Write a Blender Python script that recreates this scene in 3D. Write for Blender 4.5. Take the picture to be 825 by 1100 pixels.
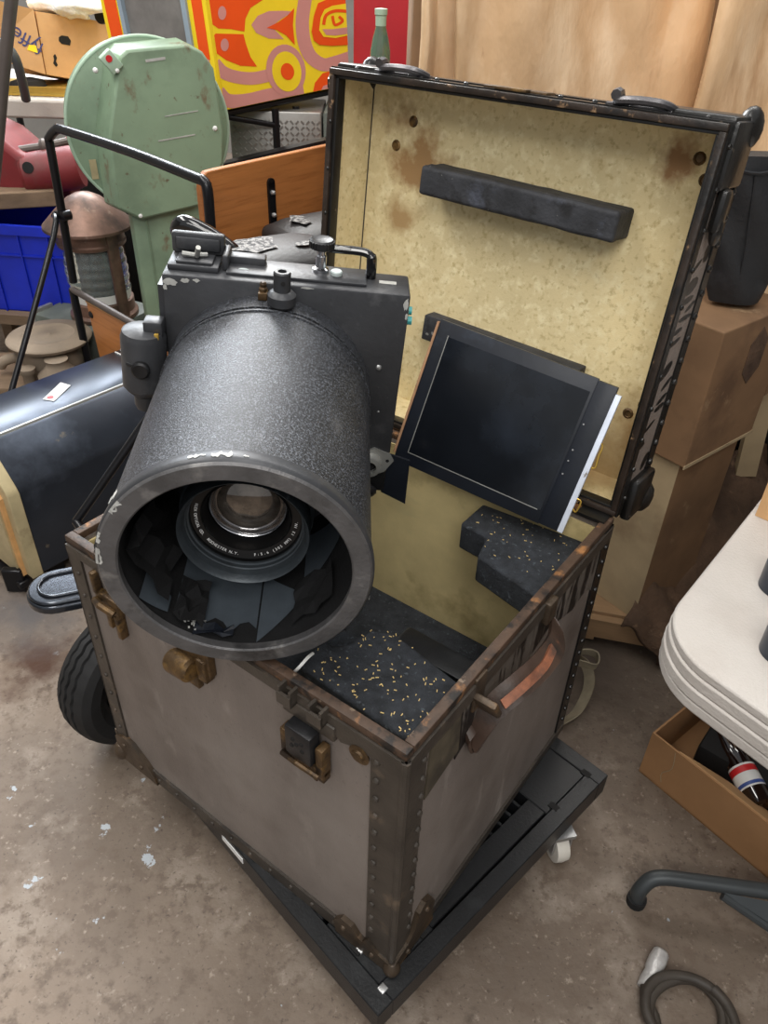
import bpy, bmesh, math, random
from mathutils import Vector, Matrix, noise
random.seed(7)
R = math.radians
PI = math.pi
for o in list(bpy.data.objects): bpy.data.objects.remove(o)
SC = bpy.context.scene
COL = SC.collection

# ------------------------------------------------------------------ camera
CAM = Vector((-0.04504569, -0.53114898, 1.38268311))
FPX = 838.97
cd = bpy.data.cameras.new('camera'); cam = bpy.data.objects.new('camera', cd); COL.objects.link(cam)
cam.rotation_mode = 'XYZ'; cam.location = CAM
cam.rotation_euler = (R(53.43889), R(-1.598177), 0)
cd.sensor_fit = 'VERTICAL'; cd.sensor_height = 24; cd.lens = FPX / 1100 * 24; cd.clip_start = .02
SC.camera = cam
CM = cam.rotation_euler.to_matrix()
# ------------------------------------------------------------------ light
w = bpy.data.worlds.new('world'); SC.world = w; w.use_nodes = True
w.node_tree.nodes['Background'].inputs[0].default_value = (.95, .97, 1, 1)
w.node_tree.nodes['Background'].inputs[1].default_value = .57
def area(name, loc, rot, sx, sy, power, col=(1, .97, .92)):
    l = bpy.data.lights.new(name, 'AREA'); l.shape = 'RECTANGLE'; l.size = sx; l.size_y = sy; l.energy = power; l.color = col
    o = bpy.data.objects.new(name, l); COL.objects.link(o); o.location = loc; o.rotation_euler = rot
    return o
area('ceiling_light_left', (-1.5, 1.0, 3.1), (0, 0, R(10)), .5, 2.6, 62)
area('ceiling_light_middle', (0.1, -.5, 3.1), (0, 0, R(8)), .5, 2.4, 34)
area('lid_fill_light', (-.2, -2.2, 3.0), (R(25), 0, 0), 2.2, .5, 45)  # added fill from the camera side, brightens the inside of the lid
area('ceiling_light_back', (0.6, 2.3, 3.1), (0, 0, R(80)), .5, 2.6, 46)
area('ceiling_light_far_left', (-1.9, 4.6, 3.1), (R(-35), 0, 0), 2.6, .8, 230, (.88, .94, 1))
area('ceiling_light_far_middle', (-.6, 3.7, 3.1), (R(-30), 0, 0), .7, 1.6, 75)
SC.view_settings.view_transform = 'Standard'; SC.view_settings.look = 'None'
SC.view_settings.gamma = 1; SC.view_settings.use_curve_mapping = False
SC.view_settings.exposure = 0.0

# ------------------------------------------------------------------ measuring helpers (a pixel of the photo to a point of the place)
def ray(px, py): return CM @ Vector(((px - 412.5) / FPX, -(py - 550) / FPX, -1))
def at_z(px, py, z): d = ray(px, py); return CAM + d * ((z - CAM.z) / d.z)
def at_y(px, py, y): d = ray(px, py); return CAM + d * ((y - CAM.y) / d.y)
def at_p(px, py, P, n): d = ray(px, py); return CAM + d * ((P - CAM).dot(n) / d.dot(n))

# ------------------------------------------------------------------ materials
def lin(c):
    if isinstance(c, str): c = tuple(int(c[i:i+2], 16) for i in (0, 2, 4))
    return tuple(((x/255)/12.92 if x/255 <= .04045 else (((x/255)+.055)/1.055)**2.4) for x in c) + (1,)
def mat(name, col, rough=.6, metal=0, var=.12, vs=9, bump=.15, bs=80, layers=(), coat=0, trans=0, ior=1.45, stretch=None, bdist=.002, speck=None, spots=()):
    """layers: (colour, noise scale, lo, hi, stretch, rough or None)"""
    m = bpy.data.materials.new(name); m.use_nodes = True; nt = m.node_tree; N = nt.nodes; L = nt.links
    b = N['Principled BSDF']; b.inputs['Roughness'].default_value = rough; b.inputs['Metallic'].default_value = metal
    b.inputs['Coat Weight'].default_value = coat; b.inputs['Transmission Weight'].default_value = trans; b.inputs['IOR'].default_value = ior
    tc = N.new('ShaderNodeTexCoord')
    def nz(scale, detail=5, st=None, rot=None):
        n = N.new('ShaderNodeTexNoise'); n.inputs['Scale'].default_value = scale; n.inputs['Detail'].default_value = detail; n.inputs['Roughness'].default_value = .6
        mp = N.new('ShaderNodeMapping'); mp.inputs['Location'].default_value = (random.random()*9, random.random()*9, random.random()*9)
        if st: mp.inputs['Scale'].default_value = st
        L.new(tc.outputs['Object'], mp.inputs[0]); L.new(mp.outputs[0], n.inputs['Vector']); return n.outputs['Fac']
    c = lin(col)
    def mix(f, A, B):
        x = N.new('ShaderNodeMix'); x.data_type = 'RGBA'
        L.new(f, x.inputs[0])
        for s, v in ((6, A), (7, B)):
            if isinstance(v, tuple): x.inputs[s].default_value = v
            else: L.new(v, x.inputs[s])
        return x.outputs[2]
    def ramp(f, lo, hi):
        r = N.new('ShaderNodeMapRange'); r.inputs[1].default_value = lo; r.inputs[2].default_value = hi; r.clamp = True
        L.new(f, r.inputs[0]); return r.outputs[0]
    dark = tuple(max(0, x*(1-var*1.5)) for x in c[:3]) + (1,); lite = tuple(min(1, x*(1+var*1.5)) for x in c[:3]) + (1,)
    out = mix(ramp(nz(vs, 6, stretch), .32, .68), dark, lite)
    ro = None
    for ly in layers:
        lc, sc, lo, hi = ly[:4]; st = ly[4] if len(ly) > 4 else None
        f = ramp(nz(sc, 8, st), lo, hi)
        out = mix(f, out, lin(lc))
        if len(ly) > 5 and ly[5] is not None:
            x = N.new('ShaderNodeMix'); x.data_type = 'FLOAT'; L.new(f, x.inputs[0])
            if ro is None: x.inputs[2].default_value = rough
            else: L.new(ro, x.inputs[2])
            x.inputs[3].default_value = ly[5]; ro = x.outputs[0]
    for (pos, rad, sc_, amp, colr) in spots:   # stains with a shape of their own
        vd = N.new('ShaderNodeVectorMath'); vd.operation = 'DISTANCE'; L.new(tc.outputs['Object'], vd.inputs[0]); vd.inputs[1].default_value = pos
        ad = N.new('ShaderNodeMath'); ad.operation = 'MULTIPLY_ADD'; L.new(nz(sc_, 6), ad.inputs[0]); ad.inputs[1].default_value = amp; L.new(vd.outputs['Value'], ad.inputs[2])
        out = mix(ramp(ad.outputs[0], rad*1.2+amp*.5, rad*.2+amp*.5), out, lin(colr))
    if speck:
        v = N.new('ShaderNodeTexVoronoi'); v.inputs['Scale'].default_value = speck[1]; L.new(tc.outputs['Object'], v.inputs['Vector'])
        out = mix(ramp(v.outputs['Distance'], speck[2], speck[2]*.6), out, lin(speck[0]))
    L.new(out, b.inputs['Base Color'])
    if ro is not None: L.new(ro, b.inputs['Roughness'])
    if bump:
        bp = N.new('ShaderNodeBump'); bp.inputs['Strength'].default_value = bump; bp.inputs['Distance'].default_value = bdist
        L.new(nz(bs, 4, stretch), bp.inputs['Height']); L.new(bp.outputs[0], b.inputs['Normal'])
    return m

MT = {}
MT['floor'] = mat('worn_concrete', (124, 110, 97), .6, var=.17, vs=2.4, bump=.5, bs=60, bdist=.004, layers=(
    ((96, 83, 72), 1.3, .48, .70), ((148, 136, 124), 6, .54, .74), ((102, 88, 76), 42, .50, .64), ((148, 135, 122), 75, .60, .72), ((84, 72, 62), 130, .60, .70),
    ((84, 72, 62), 11, .66, .74), ((166, 172, 178), 20, .675, .69), ((186, 180, 170), 28, .725, .74)),
    spots=(((-.80, .72, 0), .10, 14, .22, (70, 44, 30)), ((-.88, .86, 0), .14, 7, .3, (92, 88, 88)), ((.45, .75, 0), .25, 4, .3, (74, 64, 56))))
MT['wall'] = mat('grey_wall', (120, 116, 110), .8, var=.1, vs=3)
MT['cloth'] = mat('worn_canvas', (117, 108, 102), .58, var=.12, vs=6, bump=.35, bs=300, stretch=(1, 1, .35), layers=(
    ((98, 88, 81), 5, .50, .72, (1, 1, .5)), ((150, 141, 134), 9, .60, .76, (1.5, 3, .6)), ((84, 72, 64), 3.2, .58, .72), ((92, 84, 80), 140, .62, .74), ((130, 122, 116), 2.2, .52, .7, (1, 1, 1.4))))
MT['binding'] = mat('dark_fibre_binding', (60, 54, 48), .45, var=.2, vs=14, bump=.3, bs=120, layers=(((98, 84, 70), 20, .58, .72), ((30, 27, 25), 9, .6, .72)))
MT['hoopsteel'] = mat('worn_loop_steel', (92, 90, 92), .35, .7, var=.25, vs=30, bump=.3)
MT['bindblack'] = mat('black_enamel_binding', (24, 23, 22), .3, var=.3, vs=20, bump=.3, bs=90, layers=(((110, 100, 90), 45, .66, .72),))
MT['rimwood'] = mat('chipped_wood_rim', (70, 53, 41), .55, var=.28, vs=25, bump=.5, bs=110, layers=(((150, 104, 62), 26, .57, .68), ((30, 25, 22), 34, .54, .64), ((120, 104, 88), 60, .64, .70)))
MT['rimdark'] = mat('lid_rim', (44, 35, 29), .4, var=.25, vs=25, bump=.4, bs=110, layers=(((150, 120, 90), 40, .60, .68), ((20, 18, 17), 12, .5, .62)))
MT['lining'] = mat('cream_lining', (220, 202, 156), .8, var=.07, vs=5, bump=.3, bs=220, layers=(
    ((232, 218, 176), 60, .5, .68), ((192, 168, 118), 3.2, .56, .78), ((192, 172, 124), 110, .54, .68), ((170, 138, 92), 14, .69, .77)),
    spots=(((-.50, .1, .44), .05, 18, .22, (158, 124, 82)), ((-.53, .1, .33), .03, 10, .16, (168, 138, 94)), ((-.56, .07, .50), .04, 30, .1, (140, 108, 72)), ((-.07, .1, .50), .035, 24, .12, (146, 112, 76)), ((-.03, .1, .10), .08, 14, .14, (150, 120, 78)), ((-.10, .1, .02), .09, 12, .12, (160, 132, 88)), ((-.53, .1, .18), .03, 9, .12, (150, 118, 76))))
MT['liningd'] = mat('trunk_lining', (208, 190, 140), .55, var=.14, vs=5, bump=.2, bs=150, layers=(((126, 108, 66), 4, .52, .68), ((196, 184, 138), 9, .58, .75, (.4, 1, 1))))
MT['foam'] = mat('black_foam', (38, 41, 46), .9, var=.3, vs=55, bump=.7, bs=260, bdist=.003, layers=(((72, 78, 84), 120, .6, .7),))
MT['foamlid'] = mat('black_foam_bar', (46, 47, 51), .7, var=.3, vs=18, bump=.6, bs=160, layers=(((76, 80, 92), 14, .55, .70), ((30, 30, 32), 30, .55, .66), ((128, 128, 126), 60, .69, .72)))
MT['seed'] = mat('straw_chips', (205, 178, 120), .7, var=.2, bump=0)
MT['rust'] = mat('rusty_brass', (88, 68, 44), .5, .45, var=.3, vs=35, bump=.6, bs=120, layers=(((134, 104, 60), 30, .54, .66), ((48, 38, 30), 20, .54, .64)))
MT['hasp'] = mat('blackened_steel', (42, 42, 44), .42, .5, var=.25, vs=25, bump=.3)
MT['leather'] = mat('worn_leather', (66, 50, 41), .5, var=.2, vs=14, bump=.4, bs=120, layers=(((44, 38, 34), 10, .5, .62), ((104, 66, 46), 22, .60, .72)))
MT['orangeleather'] = mat('bare_leather', (118, 70, 46), .6, var=.3, vs=40, bump=.4, layers=(((66, 48, 38), 24, .52, .64),))
MT['streak'] = mat('streaked_band', (96, 90, 84), .5, var=.15, vs=9, bump=.2, layers=(((26, 22, 20), 16, .48, .52, (1, 3.0, .45)), ((120, 112, 104), 30, .64, .7, (1, 3, .4))))
MT['patch'] = mat('old_label_patch', (84, 76, 62), .6, var=.2, vs=20, layers=(((58, 52, 44), 12, .5, .62),))
MT['crinkle'] = mat('black_crinkle_paint', (44, 45, 48), .36, .25, var=.16, vs=9, bump=.7, bs=620, bdist=.0012, layers=(
    ((104, 108, 116), 430, .50, .62), ((30, 31, 33), 390, .56, .66), ((38, 38, 40), 5, .56, .74), ((92, 92, 94), 14, .66, .78, (1, .35, 1)), ((168, 168, 166), 60, .725, .74)))
MT['camblack'] = mat('worn_black_metal', (60, 61, 64), .42, .3, var=.16, vs=9, bump=.2, bs=140, layers=(((88, 88, 90), 16, .58, .76), ((44, 44, 46), 7, .55, .7), ((150, 150, 148), 45, .73, .745)))
MT['rimgrey'] = mat('rubbed_grey_rim', (92, 91, 92), .42, .35, var=.2, vs=16, bump=.5, bs=150, layers=(((138, 136, 134), 20, .57, .74), ((50, 49, 50), 12, .58, .70), ((196, 194, 188), 26, .73, .745)))
MT['chip'] = mat('bare_white_chips', (176, 176, 172), .6, .1, var=.12, vs=40, bump=.4)
MT['felt'] = mat('matt_black_liner', (13, 13, 15), .9, var=.3, vs=30, bump=.5, bs=200)
MT['flake'] = mat('blue_grey_inner_paint', (70, 77, 84), .5, var=.12, vs=20, bump=.2)
MT['barrel'] = mat('lens_barrel', (60, 66, 71), .42, .4, var=.14, vs=30, bump=.25, bs=160, layers=(((104, 112, 118), 60, .66, .72),))
MT['glossblack'] = mat('gloss_black', (14, 14, 16), .15, 0, var=.1, bump=0, coat=.6)
MT['glass'] = mat('coated_glass_reflection', (96, 88, 80), .05, .6, var=.4, vs=40, bump=0, coat=1)  # brownish reflection of the ceiling put into the glass colour
MT['clear'] = mat('clear_glass', (225, 235, 232), .06, 0, var=.02, bump=.1, bs=20, trans=.85)
MT['chrome'] = mat('chrome', (200, 200, 204), .18, 1, var=.05, bump=.05)
MT['alu'] = mat('cast_aluminium', (168, 168, 164), .42, .7, var=.1, bump=.2)
MT['teal'] = mat('pale_screw_paint', (176, 186, 184), .45, .1, var=.05, bump=0)
MT['tealp'] = mat('teal_plastic', (70, 165, 165), .4, 0, var=.05, bump=0)
MT['white'] = mat('white_paint', (226, 226, 224), .5, var=.03, bump=.1)
MT['ink'] = mat('white_ink', (225, 225, 225), .5, var=.02, bump=0)
MT['slide'] = mat('film_slide_face', (17, 20, 25), .22, 0, var=.25, vs=4, bump=.05, layers=(((42, 48, 58), 3.0, .55, .8, (1, 3, 1)),))
MT['slideframe'] = mat('film_holder_frame', (23, 27, 35), .42, .1, var=.15, vs=12, bump=.12, layers=(((46, 54, 66), 14, .62, .78),))
MT['bluewhite'] = mat('pale_edge_strip', (205, 212, 226), .4, .1, var=.05, vs=30, layers=(((120, 110, 100), 50, .68, .72),))
MT['tanwood'] = mat('bare_wood_edge', (160, 122, 92), .6, var=.15, vs=40)
MT['plastic'] = mat('black_plastic', (24, 25, 27), .38, var=.2, vs=10, bump=.25, bs=200, layers=(((52, 54, 56), 9, .6, .8),))
MT['nylon'] = mat('white_caster', (205, 200, 190), .4, var=.05)
MT['tabletop'] = mat('white_speckled_plastic', (178, 172, 166), .55, var=.05, vs=6, bump=.5, bs=260, layers=(((158, 148, 140), 3, .54, .76), ((136, 122, 110), 12, .72, .78)))
MT['carton'] = mat('cardboard', (194, 153, 108), .8, var=.08, vs=5, bump=.15, bs=60, layers=(((170, 128, 86), 3, .55, .75),))
MT['cartond'] = mat('shade_dark_cardboard', (124, 95, 68), .8, var=.14, vs=4, bump=.3, bs=40, layers=(((94, 70, 50), 5, .50, .68), ((152, 126, 96), 14, .64, .75)))  # cardboard colour darkened for the shade around the stacked boxes
MT['palecard'] = mat('pale_board', (172, 152, 120), .8, var=.12, vs=5, layers=(((130, 108, 82), 6, .55, .75),))
MT['legsteel'] = mat('grey_steel_leg', (72, 76, 78), .45, .4, var=.08, vs=8, bump=.1)
MT['cola'] = mat('dark_cola_bottle', (26, 14, 12), .08, 0, var=.1, bump=0, coat=.8)
MT['redp'] = mat('red_print', (200, 40, 44), .4, var=.05, bump=0)
MT['bluep'] = mat('blue_print', (60, 84, 150), .4, var=.05, bump=0)
MT['capmetal'] = mat('worn_corner_metal', (76, 64, 52), .45, .4, var=.25, vs=25, bump=.4, layers=(((112, 86, 58), 22, .56, .68), ((44, 40, 36), 14, .56, .68)))
MT['boxshade'] = mat('shaded_cardboard', (158, 118, 80), .8, var=.1, vs=5, bump=.15, bs=60)  # darker copy of the cardboard, shade under the table put into the colour
MT['navy'] = mat('navy_print', (58, 62, 110), .6, var=.1, bump=0)
MT['ringblack'] = mat('satin_black_ring', (9, 9, 10), .38, 0, var=.1, bump=0)
MT['hose'] = mat('black_rubber_hose', (62, 56, 50), .55, var=.2, vs=12, bump=.4, bs=120)
MT['tape'] = mat('silver_tape', (190, 188, 186), .35, .3, var=.12, vs=40, bump=.8, bs=60, bdist=.004)
MT['strap'] = mat('khaki_webbing', (134, 124, 104), .85, var=.12, vs=30, bump=.5, bs=300)
MT['hide'] = mat('tan_leather', (206, 170, 130), .5, var=.12, vs=3, bump=.35, bs=14, bdist=.02, stretch=(1, 1, .5), layers=(
    ((230, 204, 170), 4, .50, .74, (1.4, 1, .5)), ((174, 134, 96), 5, .58, .76, (2.5, 1, .5)), ((150, 110, 76), 16, .66, .76, (2, 1, .4))))
MT['sleeve'] = mat('black_leather', (26, 27, 30), .55, var=.2, vs=8, bump=.5, bs=120, layers=(((50, 52, 56), 8, .58, .75),))
MT['blanket'] = mat('brown_blanket', (96, 74, 57), .9, var=.25, vs=7, bump=.8, bs=60, bdist=.008, layers=(((62, 46, 35), 6, .48, .66), ((142, 114, 88), 18, .62, .74)))
MT['pallet'] = mat('weathered_pine', (142, 114, 84), .8, var=.15, vs=10, stretch=(.3, 3, 3), bump=.4)
MT['black'] = mat('black_painted_steel', (26, 26, 29), .28, .3, var=.12, vs=12, bump=.1)
MT['rubber'] = mat('black_rubber', (27, 27, 28), .75, var=.2, vs=14, bump=.4)
MT['fender'] = mat('polished_dark_enamel', (50, 54, 61), .16, .6, var=.1, bump=.05, coat=.3)
MT['orangewood'] = mat('orange_varnished_wood', (178, 114, 62), .42, var=.09, vs=14, stretch=(.25, .25, 3), bump=.15, coat=.2, layers=(((148, 88, 44), 40, .5, .75, (.2, .2, 3)), ((130, 72, 36), 5, .6, .8)))
MT['woodedge'] = mat('plywood_edge', (205, 158, 104), .6, var=.1, vs=30)
MT['vinyl'] = mat('scuffed_black_vinyl', (34, 33, 34), .5, var=.15, vs=12, bump=.4, bs=150)
MT['scuff'] = mat('scuffed_backing', (132, 130, 128), .7, var=.2, vs=60, layers=(((44, 43, 44), 110, .47, .53), ((176, 174, 172), 60, .6, .66)))
MT['green'] = mat('green_machine_paint', (128, 150, 125), .48, var=.06, vs=6, bump=.12, bs=60, layers=(
    ((110, 130, 108), 5, .52, .72), ((112, 98, 76), 14, .60, .68, (1, 1, .6)), ((98, 84, 64), 34, .64, .70), ((206, 214, 202), 30, .725, .74)))
MT['greenlight'] = mat('pale_green_edge', (160, 184, 162), .5, var=.06)
MT['copper'] = mat('old_copper', (118, 92, 80), .45, .5, var=.22, vs=14, bump=.3, layers=(((76, 64, 58), 9, .5, .68), ((164, 146, 130), 18, .62, .76)))
MT['tealbox'] = mat('grey_green_box', (94, 100, 94), .6, var=.15, vs=12)
MT['blue'] = mat('blue_plastic', (22, 44, 178), .4, var=.08)
MT['red'] = mat('red_machine_paint', (112, 32, 36), .55, var=.14, vs=8, bump=.2, layers=(((98, 52, 50), 9, .54, .70),))
MT['redpanel'] = mat('red_panel', (188, 40, 50), .5, var=.06, vs=5)
MT['benchwood'] = mat('bench_wood', (118, 98, 78), .75, var=.16, vs=10, stretch=(.4, 3, 3), bump=.3)
MT['stone'] = mat('dusty_cast_iron', (134, 120, 104), .85, var=.1, vs=9, bump=.5, bs=90)
MT['yellow'] = mat('yellow_paint', (246, 214, 40), .45, var=.03, bump=.05)
MT['orange'] = mat('orange_paint', (238, 84, 20), .45, var=.03, bump=.05)
MT['pink'] = mat('dusty_pink_paint', (206, 142, 134), .45, var=.03, bump=.05)
MT['gauge'] = mat('grey_plate', (122, 118, 116), .5, var=.1, vs=20, bump=.2)
MT['bluegrey'] = mat('blue_grey_frame', (150, 164, 178), .5, var=.05)
MT['diamond'] = mat('tread_plate', (150, 148, 144), .38, .8, var=.1, vs=8, bump=.1)
MT['caseblack'] = mat('black_japanned_sheet', (58, 63, 72), .30, .6, var=.14, vs=4, bump=.12, bs=8, layers=(((98, 106, 120), 5, .54, .8), ((134, 126, 112), 16, .68, .76)))
MT['cream'] = mat('old_cream_edge', (178, 164, 128), .5, .2, var=.1, vs=14, layers=(((110, 92, 66), 12, .58, .72),))
MT['brass'] = mat('brass_tray', (196, 160, 74), .32, .7, var=.1, vs=12)
MT['bag'] = mat('white_plastic_bag', (220, 218, 214), .45, var=.05, vs=9, bump=.7, bs=25, bdist=.02)
MT['greenglass'] = mat('green_bottle_glass', (120, 150, 130), .08, 0, var=.05, bump=0, trans=.6)
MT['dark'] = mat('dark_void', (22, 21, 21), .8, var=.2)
MT['post'] = mat('dark_grey_post', (92, 84, 80), .5, .3, var=.12, vs=9)
MT['bolt'] = mat('zinc_bolt', (180, 180, 180), .35, .8, var=.08)

# ------------------------------------------------------------------ mesh helpers
class MB:
    def __init__(s): s.bm = bmesh.new(); s.M = Matrix.Identity(4)
    def v(s, p): return s.bm.verts.new(s.M @ Vector(p))
    def face(s, vs):
        try: return s.bm.faces.new(vs)
        except ValueError: return None
    def box(s, c, d, rot=None, bev=0):
        m = Matrix.Translation(c) @ (rot.to_4x4() if rot else Matrix.Identity(4)) @ Matrix.Diagonal((d[0], d[1], d[2], 1))
        r = bmesh.ops.create_cube(s.bm, size=1, matrix=s.M @ m)
        if bev:
            es = list({e for v in r['verts'] for e in v.link_edges})
            bmesh.ops.bevel(s.bm, geom=es, offset=bev, segments=2, affect='EDGES', profile=.5)
        return s
    def bx(s, x0, x1, y0, y1, z0, z1, bev=0): return s.box(((x0+x1)/2, (y0+y1)/2, (z0+z1)/2), (x1-x0, y1-y0, z1-z0), None, bev)
    def prism(s, poly, f0, f1):
        """poly 2D, f0/f1 map (a,b)->3D for the two end faces"""
        A = [s.v(f0(*p)) for p in poly]; B = [s.v(f1(*p)) for p in poly]
        n = len(poly); s.face(A[::-1]); s.face(B)
        for i in range(n): s.face([A[i], A[(i+1) % n], B[(i+1) % n], B[i]])
        return s
    def slab(s, poly, z0, z1): return s.prism(poly, lambda a, b: (a, b, z0), lambda a, b: (a, b, z1))
    def pslab(s, pts, off):
        """points in space extruded by the vector off"""
        pts = [Vector(p) for p in pts]; off = Vector(off)
        A = [s.v(p) for p in pts]; B = [s.v(p+off) for p in pts]; n = len(pts)
        s.face(A); s.face(B[::-1])
        for i in range(n): s.face([A[i], B[i], B[(i+1) % n], A[(i+1) % n]])
        return s
    def lathe(s, prof, c=(0, 0, 0), axis=(0, 0, 1), n=32, cap=True, sy=1):
        """prof [(r, h)]"""
        ax = Vector(axis).normalized(); x = ax.orthogonal().normalized(); y = ax.cross(x); c = Vector(c)
        rings = []
        for r, h in prof:
            rings.append([s.v(c + ax*h + x*(r*math.cos(2*PI*k/n)) + y*(r*sy*math.sin(2*PI*k/n))) for k in range(n)])
        for a, b in zip(rings, rings[1:]):
            for k in range(n): s.face([a[k], a[(k+1) % n], b[(k+1) % n], b[k]])
        if cap: s.face(rings[0][::-1]); s.face(rings[-1])
        return s
    def tube(s, pts, r, n=10, smooth=0, closed=False):
        pts = [Vector(p) for p in pts]
        if smooth: pts = spline(pts, smooth, closed)
        rings = []; up = None; m = len(pts)
        for i, p in enumerate(pts):
            t = (pts[(i+1) % m] - pts[i-1]) if closed else (pts[min(i+1, m-1)] - pts[max(i-1, 0)])
            t.normalize()
            if up is None: up = t.orthogonal().normalized()
            up = (up - t*up.dot(t)); up.normalize(); sd = t.cross(up)
            rr = r(i/(m-1)) if callable(r) else r
            rings.append([s.v(p + up*(rr*math.cos(2*PI*k/n)) + sd*(rr*math.sin(2*PI*k/n))) for k in range(n)])
        for a, b in zip(rings, rings[1:] + ([rings[0]] if closed else [])):
            for k in range(n): s.face([a[k], a[(k+1) % n], b[(k+1) % n], b[k]])
        if not closed: s.face(rings[0][::-1]); s.face(rings[-1])
        return s
    def ribbon(s, pts, wv, nv, w, t, smooth=0):
        """strip along pts, width along wv, thickness along nv(i)"""
        pts = [Vector(p) for p in pts]
        if smooth: pts = spline(pts, smooth)
        wv = Vector(wv).normalized(); rings = []
        for i, p in enumerate(pts):
            tt = pts[min(i+1, len(pts)-1)] - pts[max(i-1, 0)]; tt.normalize()
            nn = tt.cross(wv).normalized()
            ww = wv * (w/2); th = nn*(t/2)
            rings.append([s.v(p-ww-th), s.v(p+ww-th), s.v(p+ww+th), s.v(p-ww+th)])
        for a, b in zip(rings, rings[1:]):
            for k in range(4): s.face([a[k], a[(k+1) % 4], b[(k+1) % 4], b[k]])
        s.face(rings[0][::-1]); s.face(rings[-1]); return s
    def ball(s, c, r, sc=(1, 1, 1), seg=12):
        bmesh.ops.create_uvsphere(s.bm, u_segments=seg, v_segments=max(6, seg//2), radius=r, matrix=s.M @ Matrix.Translation(c) @ Matrix.Diagonal((*sc, 1))); return s
    def build(s, name, m, parent=None, loc=None, smooth=30, bevel=0, seg=2, sub=0):
        bmesh.ops.recalc_face_normals(s.bm, faces=s.bm.faces)
        me = bpy.data.meshes.new(name)
        s.bm.to_mesh(me); s.bm.free()
        me.materials.append(MT[m] if isinstance(m, str) else m)
        o = bpy.data.objects.new(name, me); COL.objects.link(o)
        if parent: o.parent = parent
        if loc: o.location = loc
        if smooth:
            me.shade_smooth(); me.set_sharp_from_angle(angle=R(smooth))
        if bevel:
            md = o.modifiers.new('bevel', 'BEVEL'); md.width = bevel; md.segments = seg; md.limit_method = 'ANGLE'; md.angle_limit = R(35); md.harden_normals = False
        if sub:
            md = o.modifiers.new('sub', 'SUBSURF'); md.levels = sub; md.render_levels = sub
        return o
def spline(P, n, closed=False):
    out = []; m = len(P)
    for i in range(m if closed else m-1):
        if closed: a, b, c, d = P[i-1], P[i], P[(i+1) % m], P[(i+2) % m]
        else: a, b, c, d = P[max(i-1, 0)], P[i], P[i+1], P[min(i+2, m-1)]
        for k in range(n):
            t = k/n
            out.append(.5*((2*b) + (c-a)*t + (2*a-5*b+4*c-d)*t*t + (3*b-a-3*c+d)*t**3))
    if not closed: out.append(P[-1].copy())
    return out
def rrect(x0, x1, y0, y1, r, n=5):
    o = []
    for cx, cy, a in ((x1-r, y1-r, 0), (x0+r, y1-r, 90), (x0+r, y0+r, 180), (x1-r, y0+r, 270)):
        for k in range(n+1): t = R(a + 90*k/n); o.append((cx+r*math.cos(t), cy+r*math.sin(t)))
    return o
def tag(o, label=None, cat=None, group=None, kind=None):
    if label: o['label'] = label
    if cat: o['category'] = cat
    if group: o['group'] = group
    if kind: o['kind'] = kind
    return o
def thing(name, label, cat, loc=(0, 0, 0), rz=0, group=None, M=None):
    o = bpy.data.objects.new(name, None); COL.objects.link(o); o.empty_display_size = .05
    if M: o.matrix_world = M
    else: o.location = loc; o.rotation_euler = (0, 0, rz)
    return tag(o, label, cat, group)
def text_mesh(mb, txt, size, M, depth=.0003):
    cu = bpy.data.curves.new('t', 'FONT'); cu.body = txt; cu.size = size; cu.extrude = depth; cu.align_x = 'CENTER'; cu.align_y = 'CENTER'
    ob = bpy.data.objects.new('t', cu); COL.objects.link(ob)
    me = bpy.data.meshes.new_from_object(ob.evaluated_get(bpy.context.evaluated_depsgraph_get()))
    me.transform(M); mb.bm.from_mesh(me)
    bpy.data.objects.remove(ob); bpy.data.curves.remove(cu); bpy.data.meshes.remove(me)

# ------------------------------------------------------------------ structure
fl = MB(); n = 2
fl.bx(-4, 4, -3, 6, -.1, 0)
tag(fl.build('floor', 'floor', smooth=0), kind='structure')
wb = MB(); wb.bx(-4.1, -4, -3, 6, 0, 3.4); tag(wb.build('wall_left', 'wall', smooth=0), kind='structure')
wb = MB(); wb.bx(4, 4.1, -3, 6, 0, 3.4); tag(wb.build('wall_right', 'wall', smooth=0), kind='structure')
wb = MB(); wb.bx(-4, 4, 5.9, 6, 0, 3.4); tag(wb.build('wall_back', 'wall', smooth=0), kind='structure')

# ------------------------------------------------------------------ trunk
W, D, ZB, H = .616, .5535, .14, .52
RZ = R(-36.94663561)
trunk = thing('equipment_trunk', 'large worn canvas covered trunk with open lid and riveted edges standing on black dolly', 'trunk', (0, 0, ZB), RZ)
TM = Matrix.Translation((0, 0, ZB)) @ Matrix.Rotation(RZ, 4, 'Z')
TI = TM.inverted()
t = .013
b = MB()      # shell with the walls, seen from outside
b.bx(-W, 0, 0, D, 0, t); b.bx(-W, 0, 0, t, t, H-.012); b.bx(-W, 0, D-t, D, t, H-.012); b.bx(-W, -W+t, t, D-t, t, H-.012); b.bx(-t, 0, t, D-t, t, H-.012)
b.build('shell', 'cloth', trunk, smooth=0)
b = MB()      # lining
e = .003
b.bx(-W+t, -t, D-t-e, D-t, t, H-.02); b.bx(-W+t, -t, t, t+e, t, H-.02); b.bx(-W+t, -W+t+e, t, D-t, t, H-.02); b.bx(-t-e, -t, t, D-t, t, H-.02)
b.build('lining', 'liningd', trunk, smooth=0)
b = MB()      # chipped wooden rim
rw = .0125
for (x0, x1, y0, y1) in ((-W-.002, .002, -.002, rw), (-W-.002, .002, D-rw, D+.002), (-W-.002, -W+rw, rw, D-rw), (-rw, .002, rw, D-rw)):
    b.bx(x0, x1, y0, y1, H-.014, H, .002)
b.build('rim_molding', 'rimwood', trunk)
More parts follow.
